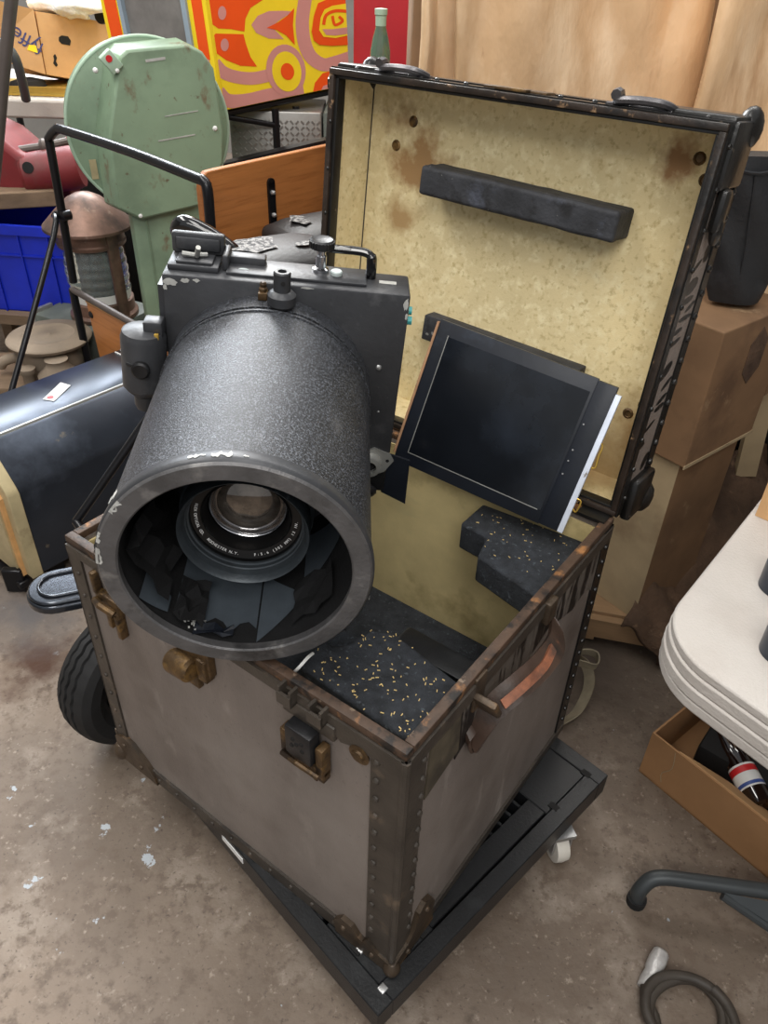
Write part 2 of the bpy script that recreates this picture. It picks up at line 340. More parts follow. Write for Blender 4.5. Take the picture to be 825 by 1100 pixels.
# bindings
def rivets(mb, pts, n, r=.005):
    n = Vector(n)
    for p in pts: mb.lathe([(r, 0), (r*.9, r*.45), (r*.5, r*.8), (0.0005, r*.9)], p, n, 10)
b = MB(); q = .0035
b.bx(-.046, q, -q, 0, .02, H-.014); b.bx(0, q, -q, .040, .02, H-.014)
b.tube([(q*.3, -q*.3, .03), (q*.3, -q*.3, H-.014)], .006, 8)
rivets(b, [(-.037, -q, .08+k*.036) for k in range(12)], (0, -1, 0)); rivets(b, [(q, .033, .08+k*.036) for k in range(12)], (1, 0, 0))
b.build('corner_post', 'binding', trunk)
b = MB()
b.bx(-W-q, -W+.028, -q, 0, .02, H-.014); b.bx(-W-q, -W, -q, .03, .02, H-.014); rivets(b, [(-W+.014, -q, .05+k*.045) for k in range(10)], (0, -1, 0), .004)
b.build('corner_post', 'binding', trunk)
b = MB()
b.bx(0, q, D-.03, D+q, .02, H-.014); b.bx(-.03, q, D, D+q, .02, H-.014); rivets(b, [(q, D-.012, .05+k*.03) for k in range(15)], (1, 0, 0), .0045)
b.build('corner_post', 'bindblack', trunk)
b = MB()
b.bx(-W-q, -W+.03, D, D+q, .02, H-.014); b.bx(-W-q, -W, D-.03, D+q, .02, H-.014)
b.build('corner_post', 'binding', trunk)
b = MB()
b.bx(-W-q, q, -q*1.3, 0, 0, .03); b.bx(0, q*1.3, -q, D+q, 0, .022); b.bx(-W-q, q, D, D+q, 0, .03); b.bx(-W-q*1.3, -W, -q, D+q, 0, .03)
rivets(b, [(-W+.06+k*.045, -q*1.3, .016) for k in range(12)], (0, -1, 0), .004)
b.build('bottom_binding', 'binding', trunk)
b = MB()
pl = [(-W, H-.03), (-W, H-.014), (0, H-.014), (0, H-.04), (-.07, H-.042), (-.09, H-.05), (-.11, H-.034)]
b.prism(pl, lambda a, c: (a, -q*1.4, c), lambda a, c: (a, 0, c))
b.bx(-W-q*1.4, -W, 0, D, H-.035, H-.014); b.bx(0, q*1.4, 0, D, H-.038, H-.014, 0)
b.build('top_binding', 'binding', trunk)
b = MB()
b.prism([(.115, H-.135), (.15, H-.115), (.2, H-.125), (.24, H-.10), (.3, H-.11), (.36, H-.09), (.45, H-.12), (.5, H-.11), (D-.03, H-.13), (D-.03, H-.038), (.115, H-.038)], lambda a, c: (.0022, a, c), lambda a, c: (0, a, c))
b.build('streaked_band', 'streak', trunk, smooth=0)['label'] = 'dark streaky worn band under the rim'
b = MB(); b.prism([(.045, H-.14), (.12, H-.12), (.115, H-.04), (.05, H-.045)], lambda a, c: (.0028, a, c), lambda a, c: (0, a, c)); b.build('label_patch', 'patch', trunk, smooth=0)
# bottom corner caps
def cap(pl_front, pl_side, sx, yy, name='corner_cap'):
    pass
b = MB()
hump = [(-.10, 0), (-.105, .03), (-.09, .052), (-.07, .05), (-.058, .035), (-.05, .032), (-.04, .05), (-.02, .03), (q, .028), (q, 0)]
b.prism(hump, lambda a, c: (a, -q*2.4, c), lambda a, c: (a, 0, c))
hs = [(-q, 0), (-q, .028), (.03, .035), (.045, .05), (.055, .085), (.07, .095), (.088, .085), (.098, .06), (.095, .03), (.1, 0)]
b.prism(hs, lambda a, c: (q*2.4, a, c), lambda a, c: (0, a, c))
b.ball((q*.6, -q*.6, .012), .014, (1, 1, 1.2), 12)
rivets(b, [(-.085, -q*2.4, .03), (-.03, -q*2.4, .018)], (0, -1, 0)); rivets(b, [(q*2.4, .075, .07), (q*2.4, .03, .015)], (1, 0, 0))
b.build('corner_cap', 'capmetal', trunk)
b = MB()
arc = [(-W-q, 0), (-W-q, .06), (-W+.02, .075), (-W+.045, .07), (-W+.075, .045), (-W+.095, .02), (-W+.1, 0)]
b.prism(arc, lambda a, c: (a, -q*2.4, c), lambda a, c: (a, 0, c)); b.bx(-W-q*2.4, -W, -q, .07, 0, .07)
b.ball((-W-q*.3, -q*.6, .015), .017, (1, 1, 1.3), 12)
rivets(b, [(-W+.02, -q*2.4, .05), (-W+.06, -q*2.4, .02)], (0, -1, 0))
b.build('corner_cap', 'capmetal', trunk)
# latches on the front
def latch_right(u):
    b = MB()
    for s in (-1, 1):   # two hook brackets folded over the rim
        x = u + s*.024 + (-.002)
        b.bx(x-.011, x+.011, -.014, 0, H-.03, H-.026); b.bx(x-.011, x-.007, -.016, -.002, H-.03, H-.004); b.bx(x+.007, x+.011, -.016, -.002, H-.03, H-.004); b.bx(x-.011, x+.011, -.018, -.014, H-.03, H-.012)
    b.bx(u-.038, u+.045, -.008, 0, H-.055, H-.03, .002)
    L = b.build('latch', 'binding', trunk)
    c = MB(); c.bx(u-.020, u+.022, -.026, -.006, H-.105, H-.052, .003)
    c.build('hasp', 'hasp', L)
    k = MB()
    for (dx, dz) in ((-.006, -.07), (.008, -.07), (-.008, -.083), (.009, -.083), (0, -.076)): k.lathe([(.0032, 0), (.003, .0008)], (u+dx, -.026, H+dz), (0, -1, 0), 10)
    k.build('keyhole', 'dark', L)
    d = MB()
    d.bx(u-.034, u-.022, -.02, -.003, H-.125, H-.075, .002); d.bx(u+.024, u+.036, -.02, -.003, H-.125, H-.07, .002)
    d.bx(u-.034, u+.036, -.018, -.004, H-.135, H-.115, .002); d.bx(u-.025, u-.015, -.013, -.004, H-.15, H-.13, .002); d.bx(u+.012, u+.02, -.013, -.004, H-.15, H-.13, .002)
    d.tube([(u-.03, -.022, H-.12), (u, -.028, H-.11), (u+.03, -.022, H-.12)], .004, 8)
    d.build('catch_plate', 'rust', L)
latch_right(-.143)
b = MB(); u = -.345
b.bx(u-.03, u+.035, -.012, 0, H-.09, H-.03, .002); b.lathe([(.016, -.022), (.018, -.018), (.018, .018), (.014, .022)], (u-.012, -.02, H-.085), (1, 0, .1), 18); b.bx(u+.012, u+.03, -.016, 0, H-.1, H-.06, .002)
b.bx(u-.03, u+.006, -.012, -.002, H-.13, H-.1, .002)
b.build('latch', 'rust', trunk)
b = MB(); u = -.53
b.bx(u-.026, u+.026, -.012, 0, H-.10, H-.065, .003); b.bx(u-.026, u-.016, -.014, 0, H-.07, H-.03, .003); b.bx(u+.014, u+.024, -.014, 0, H-.14, H-.095, .002); b.bx(u-.008, u+.002, -.012, 0, H-.13, H-.09, .002); b.tube([(u-.02, -.016, H-.08), (u, -.022, H-.075), (u+.022, -.016, H-.085)], .006, 8)
b.build('latch', 'rust', trunk)
b = MB(); b.lathe([(.014, 0), (.015, .002), (.009, .003), (.008, .006), (.002, .007)], (-.062, -q, H-.05), (0, -1, 0), 16); b.build('plate_washer', 'rust', trunk)
# leather handle on the right face
b = MB()
def rp(px, py, u): return TI @ at_p(px, py, TM @ Vector((u, 0, 0)), TM.to_3x3() @ Vector((1, 0, 0)))
b.ribbon([rp(505, 796, .006), rp(518, 777, .014), rp(534, 757, .022), rp(556, 738, .034), rp(580, 716, .040), rp(597, 692, .034), rp(597, 672, .016), rp(594, 660, .005)], (.80, -.25, -.50), None, .034, .006, 6)
hd = b.build('handle', 'leather', trunk)
b = MB(); c = rp(524, 758, .02); b.box(c-Vector((.004, 0, 0)), (.040, .010, .040), Matrix.Rotation(R(28), 3, 'X'), .003); b.box((.003, c.y+.004, c.z+.012), (.006, .026, .06), None, .002); b.build('handle_loop', 'capmetal', hd)
b = MB(); c = rp(590, 655, .006); b.box(c, (.014, .026, .040), None, .004); b.build('handle_loop', 'capmetal', hd)
b = MB(); b.ribbon([rp(517, 770, .004), rp(503, 790, .005), rp(505, 803, .006), rp(516, 795, .012)], (.6, -.3, -.4), None, .016, .004, 5); b.build('strap_end', 'leather', hd)
b = MB(); b.ribbon([rp(540, 757, .036), rp(562, 738, .046), rp(584, 716, .052), rp(594, 696, .048)], (.80, -.25, -.50), None, .012, .006, 6); b.build('worn_leather_edge', 'orangeleather', hd)['label'] = 'bare orange worn leather'
# foam block on the back wall
b = MB()
pts = [TI @ at_z(x, y, ZB+H-.055) for x, y in ((519, 541), (495, 562), (523, 577), (513, 597), (580, 643), (660, 588))]
pts = [Vector((min(p.x, -.02), min(p.y, D-t), p.z)) for p in pts]
b.pslab(pts, (0, 0, -.052)); b.build('foam_block', 'foam', trunk, bevel=.004)
b = MB()
def chips(b, poly, z, n, s=1):
    xs = [p[0] for p in poly]; ys = [p[1] for p in poly]; k = 0
    while k < n:
        x = random.uniform(min(xs), max(xs)); y = random.uniform(min(ys), max(ys)); ins = False
        for i in range(len(poly)):
            (x1, y1), (x2, y2) = poly[i][:2], poly[i-1][:2]
            if (y1 > y) != (y2 > y) and x < (x2-x1)*(y-y1)/(y2-y1)+x1: ins = not ins
        if ins:
            k += 1; l = random.uniform(.0012, .0045)*s
            b.box((x, y, z+.0008), (l, .0011, .0009), Matrix.Rotation(random.uniform(0, PI), 3, 'Z'))
chips(b, [(p.x, p.y) for p in pts], H-.055, 45)
tag(b.build('straw_crumbs', 'seed', trunk, smooth=0), kind='stuff')
# hinge plate bits at the right back corner
b = MB(); b.bx(-.05, -.004, D-.025, D+.004, H-.002, H+.003); b.tube([(-.06, D+.004, H+.002), (-.002, D+.004, H+.002)], .006, 10); b.build('hinge', 'bindblack', trunk)
b = MB(); b.bx(-.56, -.51, D-.025, D+.004, H-.002, H+.003); b.tube([(-.57, D+.004, H+.002), (-.51, D+.004, H+.002)], .006, 10); b.build('hinge', 'bindblack', trunk)
# ---- lid in its own frame: x along hinge, y out (back), z up the open lid
A = R(83.5)
LM = Matrix(((1, 0, 0, 0), (0, math.sin(A), math.cos(A), D), (0, -math.cos(A), math.sin(A), H), (0, 0, 0, 1)))
LD = .115; LH = .553
b = MB()
b.bx(-W, 0, LD-.012, LD, .004, LH); tl = .007
b.bx(-W, -W+tl, .008, LD-.012, .004, LH); b.bx(-tl, 0, .008, LD-.012, .004, LH); b.bx(-W+tl, -tl, .008, LD-.012, LH-tl, LH); b.bx(-W+tl, -tl, .008, LD-.012, .004, .004+tl)
lid = b.build('lid', 'cloth', trunk, smooth=0); lid.matrix_local = LM
def L_(mb, name, m, **k): return mb.build(name, m, lid, **k)
b = MB(); i0 = LD-.015
b.bx(-W+tl, -tl, i0, LD-.012, .011, LH-tl); b.bx(-W+tl, -W+tl+e, .012, i0, .011, LH-tl); b.bx(-tl-e, -tl, .012, i0, .011, LH-tl); b.bx(-W+tl+e, -tl-e, .012, i0, LH-tl-e, LH-tl); b.bx(-W+tl+e, -tl-e, .012, i0, .011, .011+e)
ll_ = L_(b, 'lid_lining', 'lining', smooth=0)
b = MB(); b.bx(-W+tl+e, -W+tl+e+.0018, i0-.0012, i0, .013, LH-tl-e); b.build('lining_seam', 'binding', ll_, smooth=0)
b = MB()
for (x0, x1, z0, z1) in ((-W-.002, .002, LH-.007, LH+.002), (-W-.002, .002, .004, .013), (-W-.002, -W+.008, .013, LH-.007), (-.007, .002, .013, LH-.007)):
    b.bx(x0, x1, -.004, .009, z0, z1, .0015)
L_(b, 'lid_rim', 'rimdark')
b = MB()     # black inner lip
for (x0, x1, z0, z1) in ((-W+.008, -.007, LH-.0115, LH-.007), (-W+.008, -.007, .013, .017), (-W+.008, -W+.014, .017, LH-.0115), (-.011, -.007, .017, LH-.0115)):
    b.bx(x0, x1, .001, .02, z0, z1, .001)
L_(b, 'inner_lip', 'bindblack')
b = MB(); o2 = .004
b.bx(0, o2, .004, .022, .0, LH+.004); b.bx(0, o2, LD-.024, LD+o2, 0, LH+o2); b.bx(-W, o2, LD, LD+o2, LH-.03, LH+o2); b.bx(-W-o2, 0, .004, .03, LH, LH+o2); b.bx(-W-o2, o2, LD-.03, LD+o2, LH, LH+o2)
b.bx(-W-o2, -W, .004, .03, 0, LH+o2); b.bx(-W-o2, -W, LD-.03, LD+o2, 0, LH+o2); b.bx(-.03, o2, LD, LD+o2, 0, LH)
rivets(b, [(o2, LD-.014, .03+k*.034) for k in range(15)], (1, 0, 0), .0055); rivets(b, [(o2, .018, .03+k*.05) for k in range(11)], (1, 0, 0), .004)
rivets(b, [(-.03-k*.05, .018, LH+o2) for k in range(12)], (0, 0, 1), .004)
rivets(b, [(-W+.006, -.003, .06+k*.07) for k in range(7)], (0, -1, 0), .003)
L_(b, 'edge_binding', 'bindblack')
b = MB(); b.bx(0, .0015, .022, LD-.024, .02, LH-.02); ss_ = L_(b, 'side_strip', 'cloth', smooth=0)
rs = random.Random(11); b = MB(); z = .04
while z < LH-.06:
    hh_ = rs.choice((.004, .005, .007, .011, .013)); w_ = rs.uniform(.3, .9)*(LD-.05); y0_ = .023 if rs.random() < .5 else LD-.025-w_
    sl_ = rs.uniform(.0, .012); n_ = 12
    b.face([b.v((.0020, y0_+w_*.5+w_*.5*math.cos(2*PI*k/n_), z+hh_*math.sin(2*PI*k/n_)+sl_*math.cos(2*PI*k/n_))) for k in range(n_)]); z += hh_*2+rs.uniform(.003, .022)
o = b.build('dark_marks', 'bindblack', ss_, smooth=0)
for (x, z) in ((0, LH), (-W, LH)):
    sg = 1 if x == 0 else -1; b = MB()
    b.ball((x, LD-.01, z-.005), .03, (.55, .9, .9), 16); b.box((x + .004*sg, LD*.55, z-.035), (.012, LD*.8, .08), None, .005); b.box((x - .05*sg, LD*.55, z+.004), (.11, LD*.8, .012), None, .005)
    L_(b, 'corner_guard', 'bindblack')
b = MB(); b.box((.008, LD*.6, .02), (.018, LD*.7, .07), None, .006); b.ball((.01, LD-.01, .0), .026, (.6, 1, 1), 12); L_(b, 'corner_guard', 'bindblack')
b = MB(); b.box((.010, .045, LH-.10), (.014, .03, .055), None, .006); b.ball((.012, .045, LH-.125), .012, (.7, 1, 1.6), 12); L_(b, 'corner_guard', 'bindblack')
# latch loops on top edge
for u in (-.50, -.12):
    b = MB(); b.box((u, .03, LH+.005), (.09, .03, .005), None, .002)
    b.tube([(u-.035, .03, LH+.006), (u-.025, .010, LH+.010), (u+.005, .004, LH+.013), (u+.035, .010, LH+.012), (u+.045, .03, LH+.006)], .0055, 8, 4)
    b.tube([(u-.030, .03, LH+.006), (u-.030, .02, LH+.018), (u-.028, .004, LH+.016)], .007, 8, 4)
    L_(b, 'latch_loop', 'hoopsteel')
b = MB(); b.box((-.30, .03, LH+.005), (.10, .03, .005), None, .002); b.box((-.30, .012, LH+.006), (.05, .02, .004), None, .001); L_(b, 'latch_plate', 'rust')
# foam bars on lid
b = MB(); M_ = Matrix.Translation((-.286, LD-.048, .412)) @ Matrix.Rotation(R(1.5), 4, 'Y')
b.M = M_; b.box((0, 0, 0), (.335, .062, .043), None, .005)
bmesh.ops.subdivide_edges(b.bm, edges=[e_ for e_ in b.bm.edges if e_.calc_length() > .03], cuts=14, use_grid_fill=True)
for v in b.bm.verts: v.co += Vector((0, -1, .6))*.0022*noise.noise(v.co*34) + Vector((0, 0, 1))*.0012*noise.noise(v.co*90)
L_(b, 'foam_bar', 'foamlid', smooth=50)
b = MB(); b.M = Matrix.Translation((-.285, LD-.03, .168)) @ Matrix.Rotation(R(2.2), 4, 'Y'); b.box((0, 0, 0), (.30, .03, .045), None, .003); L_(b, 'foam_bar', 'foamlid')
for (x, z) in ((-.05, .505), (-.035, .48), (-.05, .13), (-.03, .15), (-.52, .49), (-.55, .45)):
    b = MB(); b.lathe([(.009, 0), (.008, .001), (.006, .002), (.005, .0005)], (x, i0, z), (0, -1, 0), 12); L_(b, 'rivet_back', 'rust')

# ------------------------------------------------------------------ dolly
dl = thing('plastic_dolly', 'low black ribbed plastic platform dolly on casters under the trunk', 'dolly', (0, 0, 0), RZ + R(-9.3))
# local corner of the deck, near corner
c0 = TM @ Vector((.024, -.063, 0)); c0.z = 0
dl.location = c0
X0, X1, Y0, Y1 = -.66, 0, 0, .588
b = MB()
b.bx(X0, X1, Y0, Y0+.03, .088, ZB); b.bx(X0, X1, Y1-.03, Y1, .088, ZB); b.bx(X0, X0+.03, Y0+.03, Y1-.03, .088, ZB); b.bx(X1-.03, X1, Y0+.03, Y1-.03, .088, ZB)
b.bx(X0+.03, X1-.03, Y0+.03, Y1-.03, .088, .094)
# corner blocks and centre deck
for (x, y) in ((-.15, .03), (-.15, .44), (X0+.03, .03), (X0+.03, .44)): b.bx(x, x+.12, y, y+.118, .094, ZB-.002, .002)
b.bx(-.52, -.17, .15, .44, .094, ZB-.001)
b.bx(-.072, -.034, .148, .44, .094, ZB-.003)
b.bx(-.112, -.108, .148, .44, .094, ZB-.003)
for k in range(11):
    y = .155+k*.026; b.bx(-.17, -.072, y, y+.006, .094, ZB-.004)
for k in range(16):
    x = -.50+k*.022; b.bx(x, x+.004, .03, .15, .094, ZB-.004)
    b.bx(x, x+.004, .44, .558, .094, ZB-.004)
b.bx(-.52, -.16, .028, .05, .094, ZB-.002)
b.build('deck', 'plastic', dl, bevel=.0015, seg=1, smooth=0)
for (x, y) in ((-.022, .030), (-.085, .045), (-.040, .105)):
    b = MB(); b.box((x, y, ZB+.0), (.012, .012, .006), None, .001); b.build('bolt', 'bolt', dl)
b = MB()
for (x, y) in ((-.03, .46), (-.03, .56), (-.13, .56), (-.12, .45), (-.09, .04), (-.04, .13)):
    b = MB(); b.bx(x-.009, x+.009, y-.006, y+.006, ZB-.003, ZB+.0006); b.build('slot', 'dark', dl, smooth=0)
b = MB(); b.bx(-.39, -.33, -.0012, 0, .116, .130); b.build('edge_sticker', 'white', dl, smooth=0)
for (x, y, a) in ((-.012, .47, 60), (-.04, .06, 10), (X0+.06, .06, 0), (X0+.06, .52, 0)):
    b = MB(); b.M = Matrix.Translation((x, y, 0)) @ Matrix.Rotation(R(a), 4, 'Z')
    b.lathe([(.012, -.013), (.034, -.012), (.036, 0), (.034, .012), (.012, .013)], (0, 0, .036), (1, 0, 0), 24)
    c = b.build('caster_wheel', 'nylon', dl)
    f = MB(); f.M = Matrix.Translation((x, y, 0)) @ Matrix.Rotation(R(a), 4, 'Z')
    f.bx(-.018, -.0145, -.02, .02, .03, .088); f.bx(.0145, .018, -.02, .02, .03, .088); f.bx(-.02, .02, -.025, .025, .080, .089)
    f.build('fork', 'bolt', c)

# ------------------------------------------------------------------ foam in trunk
b = MB()
pl = [TI @ at_z(x, y, ZB+H-.035) for x, y in ((437, 795), (322, 716), (332, 700), (347, 687), (360, 694), (378, 690), (398, 676), (424, 680), (500, 738))]
pl = [Vector((min(p.x, -.02), max(p.y, .02), p.z)) for p in pl]
b.pslab(pl, (0, 0, -.07))
fs = b.build('foam_pad', 'foam', None, bevel=.004); fs.matrix_world = TM
tag(fs, 'dark grey foam slab sprinkled with straw chips in the front corner of the trunk', 'foam pad')
b = MB(); chips(b, [(p.x, p.y) for p in pl], H-.035, 110)
tag(b.build('straw_crumbs', 'seed', fs, smooth=0), kind='stuff')
b = MB(); b.bx(-W+t+.004, -t-.004, t+.004, D-t-.004, t+.001, .14, .01); b.bx(-.30, -.02, .02, .19, .14, H-.106, .01); b.bx(-.58, -.32, .03, .30, .14, .42, .02)
o = b.build('foam_liner', 'foam', None); o.matrix_world = TM
tag(o, 'black foam packing filling the bottom of the trunk', 'foam padding')
b = MB(); c = TI @ at_z(480, 700, ZB+.40)
b.M = Matrix.Translation((c.x, c.y, 0))
b.bx(-.09, .09, -.03, .03, .141, .375, .006); b.bx(-.08, .08, -.022, .022, .375, .385, .002); b.bx(.03, .07, -.035, -.03, .33, .37, .002)
o = b.build('instrument_box', 'plastic', None); o.matrix_world = TM
tag(o, 'small black lidded box lying in the trunk behind the foam slab', 'box')
b = MB(); b.tube([(c.x+.03, c.y-.03, .36), (c.x+.07, c.y-.036, .375), (c.x+.10, c.y-.034, .35)], .004, 8, 4)
b.build('metal_clip', 'chrome', o)
b = MB(); p = [TI @ at_z(x, y, z) for x, y, z in ((316, 722, .64), (322, 716, .655), (331, 706, .66), (336, 702, .655))]
b.tube(p, .0022, 6, 4); o = b.build('cord', 'white', None); o.matrix_world = TM
tag(o, 'short end of white cord poking out at the trunk front edge', 'cord')

# ------------------------------------------------------------------ film holder leaning against the lid
LW = TM @ LM
def lp(u, h, o): return LW @ Vector((u, o, h))
TL, TR, BR, BL = lp(-.359, .22, .003), lp(-.052, .185, .05), lp(-.068, -.055, -.018), lp(-.375, -.017, -.064)
TL, TR, BR, BL = [CAM+(p-CAM)*.968 for p in (TL, TR, BR, BL)]
ex = (TR-TL).normalized(); ez = (TL-BL); ez = (ez - ex*ez.dot(ex)).normalized(); ey = ez.cross(ex)  # ey away from viewer
PC = (TL+TR+BR+BL)/4
PM = Matrix(((ex.x, ey.x, ez.x, PC.x), (ex.y, ey.y, ez.y, PC.y), (ex.z, ey.z, ez.z, PC.z), (0, 0, 0, 1)))
PM = PM @ Matrix.Translation((0, 0, -.121))
fh = thing('film_holder', 'flat black sheet film holder with pale right edge leaning inside open lid', 'film holder', M=PM)
pw, ph = .1525, .242
b = MB(); b.bx(-pw, pw-.04, 0, .009, 0, ph, .001); b.build('frame', 'slideframe', fh)
b = MB(); b.bx(-pw+.022, pw-.045, -.001, .0, .022, ph-.022); b.build('dark_slide', 'slide', fh, smooth=0)
b = MB()
for (x0, x1, z0, z1) in ((-pw+.0205, -pw+.022, .022, ph-.02), (-pw+.0205, pw-.05, .0205, .022)): b.bx(x0, x1, -.0012, 0, z0, z1)
b.build('light_line', 'alu', fh, smooth=0)
b = MB(); b.bx(pw-.04, pw-.009, -.003, .01, .002, ph-.002, .001); o = b.build('end_bar', 'slideframe', fh)
b = MB()
for z in (.09, .112, .13, .172): b.lathe([(.0016, 0), (.0012, .0008)], (pw-.035, -.003, z), (0, -1, 0), 8)
b.build('screw', 'bolt', o)
b = MB(); b.bx(pw-.009, pw, -.003, .009, .002, ph-.012, .001); b.build('pale_strip', 'bluewhite', fh)['label'] = 'pale bluish white metal edge strip'
b = MB(); b.bx(-pw-.004, -pw, -.001, .008, .012, ph-.005); b.build('wooden_edge', 'tanwood', fh, smooth=0)['label'] = 'bare wooden left edge'
b = MB(); b.tube([(pw, .0, .115), (pw+.006, .0, .118), (pw+.004, .0, .135), (pw+.004, .0, .15), (pw, .0, .155)], .0014, 6, 3); b.tube([(pw, 0, .045), (pw+.006, 0, .042), (pw+.007, 0, .06), (pw, 0, .062)], .0014, 6, 3); b.build('wire_catch', 'brass', fh)

# ------------------------------------------------------------------ aerial camera
xv = Vector((.9968, .0283, -.0749)); yv = Vector((-.0244, .9983, .0523)); zv = Vector((.0762, -.0503, .9958))
cc = Vector((-.191, .116, .814))
AM = Matrix(((xv.x, yv.x, zv.x, cc.x), (xv.y, yv.y, zv.y, cc.y), (xv.z, yv.z, zv.z, cc.z), (0, 0, 0, 1))) @ Matrix.Translation((0, 0, -.15))
ac = thing('aerial_camera', 'big black aerial camera with cylindrical lens hood lying across the trunk', 'camera', M=AM)
ZS = Matrix.Translation((0, 0, .15))
def AB(): m = MB(); m.M = ZS.copy(); return m
Y = (0, 1, 0)
b = AB()
b.lathe([(.143, .012), (.1485, .018), (.1485, .338), (.1508, .3385), (.1508, .3425), (.1435, .3435), (.1435, .3505), (.1498, .351), (.1498, .386), (.132, .386), (.132, .012)], (0, 0, 0), Y, 96, cap=False)
hood = b.build('lens_hood', 'crinkle', ac, smooth=35)
b = AB()
b.lathe([(.128, .012), (.127, .002), (.1290, 0), (.147, 0), (.1505, .004), (.1515, .010), (.1505, .02), (.1487, .024)], (0, 0, 0), Y, 96, cap=False)
b.lathe([(.128, .012), (.132, .014)], (0, 0, 0), Y, 96, cap=False)
rim = b.build('hood_rim', 'rimgrey', hood, smooth=35)
b = AB(); b.lathe([(.1490, .0025), (.1512, .004), (.1519, .010), (.1509, .020), (.1489, .025)], (0, 0, 0), Y, 96, cap=False); b.build('rim_shoulder', 'camblack', hood, smooth=50)
b = AB(); b.lathe([(.1440, .3437), (.1440, .3503)], (0, 0, 0), Y, 96, cap=False); b.build('seam_groove', 'felt', hood, smooth=50)
# chipped spots on the rim's shoulder
b = AB()
def patch(mb, a0, a1, y0, y1, r, n=6, jag=.3, seed=0):
    rr = random.Random(seed); top = []; bot = []
    for k in range(n+1):
        a = R(a0+(a1-a0)*k/n); e0 = 0 if k in (0, n) else rr.uniform(-jag, jag)*(y1-y0); e1 = 0 if k in (0, n) else rr.uniform(-jag, jag)*(y1-y0)
        sh = .5 if k in (0, n) else 1
        ym = (y0+y1)/2
        bot.append((a, ym-(ym-y0)*sh+e0)); top.append((a, ym+(y1-ym)*sh+e1))
    P = lambda a, y: (r*math.sin(a), y, r*math.cos(a))
    for k in range(n):
        mb.face([mb.v(P(*bot[k])), mb.v(P(*bot[k+1])), mb.v(P(*top[k+1])), mb.v(P(*top[k]))])
for i, (a0, a1, y0, y1) in enumerate(((-60, -53, .010, .022), (-77, -72, .008, .020), (-86, -79, .004, .018), (-18, -11, .010, .014), (-9, -1, .009, .0155), (3, 5, .010, .012), (101, 103, .004, .009))):
    patch(b, a0, a1, y0, y1, .1524, 9, .45, i)
b.build('chipped_paint', 'chip', rim, smooth=60)['label'] = 'flaked white bare patches on the rim'
for i, (a0, a1, r0_, r1_) in enumerate(((-59, -52, .143, .1500), (-77, -71, .145, .1505), (-89, -80, .142, .1500))):
    b = AB(); rs = random.Random(i+40); inn = []; ou = []
    for k in range(7):
        a = R(a0+(a1-a0)*k/6); ri = r0_+rs.uniform(0, .004); ou.append(b.v((r1_*math.sin(a), .0010 if r1_ > .1495 else -.0006, r1_*math.cos(a)))); inn.append(b.v((ri*math.sin(a), -.0006, ri*math.cos(a))))
    for k in range(6): b.face([inn[k], inn[k+1], ou[k+1], ou[k]])
    b.build('chipped_paint', 'chip', rim, smooth=0)['label'] = 'flaked white bare patch on the rim face'
# inside of hood
b = AB(); b.lathe([(.1315, .013), (.1315, .384), (.03, .384)], (0, 0, 0), Y, 72, cap=False); b.build('inner_liner', 'felt', hood, smooth=40)
b = AB()
def inpoly(mb, pts, lift=0.0):
    """pts: (angle from straight down, y, lift)"""
    vs = []
    for a, y in pts:
        r = .1302 - lift; vs.append(mb.v((r*math.sin(R(a)), y, -r*math.cos(R(a)))))
    mb.face(vs)
def inpatch(mb, a0, a1, f0, f1, lift=0, n=10):
    for k in range(n):
        t0, t1 = k/n, (k+1)/n; aa, ab = a0+(a1-a0)*t0, a0+(a1-a0)*t1
        inpoly(mb, [(aa, f0(t0)), (ab, f0(t1)), (ab, f1(t1)), (aa, f1(t0))], lift)
inpatch(b, -38, 8, lambda s: .028+.02*abs(math.sin(9*s)), lambda s: .15+.01*math.sin(14*s), .001)
inpatch(b, 9, 30, lambda s: .014+.05*s, lambda s: .13-.04*s, .001)
inpatch(b, -62, -42, lambda s: .014+.012*s, lambda s: .10-.05*s, .002)
inpatch(b, 34, 62, lambda s: .09+.05*s, lambda s: .19, .001)
b.build('peeling_liner', 'flake', hood, smooth=60)['label'] = 'blue grey peeling lining sheets'
b = AB()
rs = random.Random(5)
def crumple(mb, a0, a1, y0, y1, na, ny, amp, seed):
    rs = random.Random(seed); g = []
    for i in range(na+1):
        row = []
        for j in range(ny+1):
            a = R(a0+(a1-a0)*i/na); y = y0+(y1-y0)*j/ny+rs.uniform(-.006, .006); r = .127-rs.uniform(0, amp)
            row.append(mb.v((r*math.sin(a), y, -r*math.cos(a))))
        g.append(row)
    for i in range(na):
        for j in range(ny): mb.face([g[i][j], g[i+1][j], g[i+1][j+1], g[i][j+1]])
for a_ in ((-95, -48, .03, .16, 6, 5, .022, 1), (-40, -22, .018, .09, 4, 5, .014, 2), (30, 60, .03, .10, 4, 4, .008, 3)):
    b = AB(); crumple(b, *a_); b.build('crumpled_felt', 'felt', hood, smooth=0)['label'] = 'crumpled black felt coming loose'
b = AB(); crumple(b, -26, -4, .012, .03, 4, 3, .008, 4); b.build('loose_flap', 'slideframe', hood, smooth=0)
b = AB()
for k in range(60):
    a = R(random.gauss(-27, 4)); y = .028+random.gauss(.004, .007); r = .126
    if y > .014: b.box((r*math.sin(a), y, -r*math.cos(a)), (.002, .002, .002))
tag(b.build('white_crumbs', 'chip', hood, smooth=0), kind='stuff')
# flange plate on which the lens sits
b = AB(); b.lathe([(.1305, .22), (.1305, .228), (.09, .228), (.09, .22)], (0, 0, 0), Y, 64, cap=False); b.build('inner_flange', 'camblack', hood)
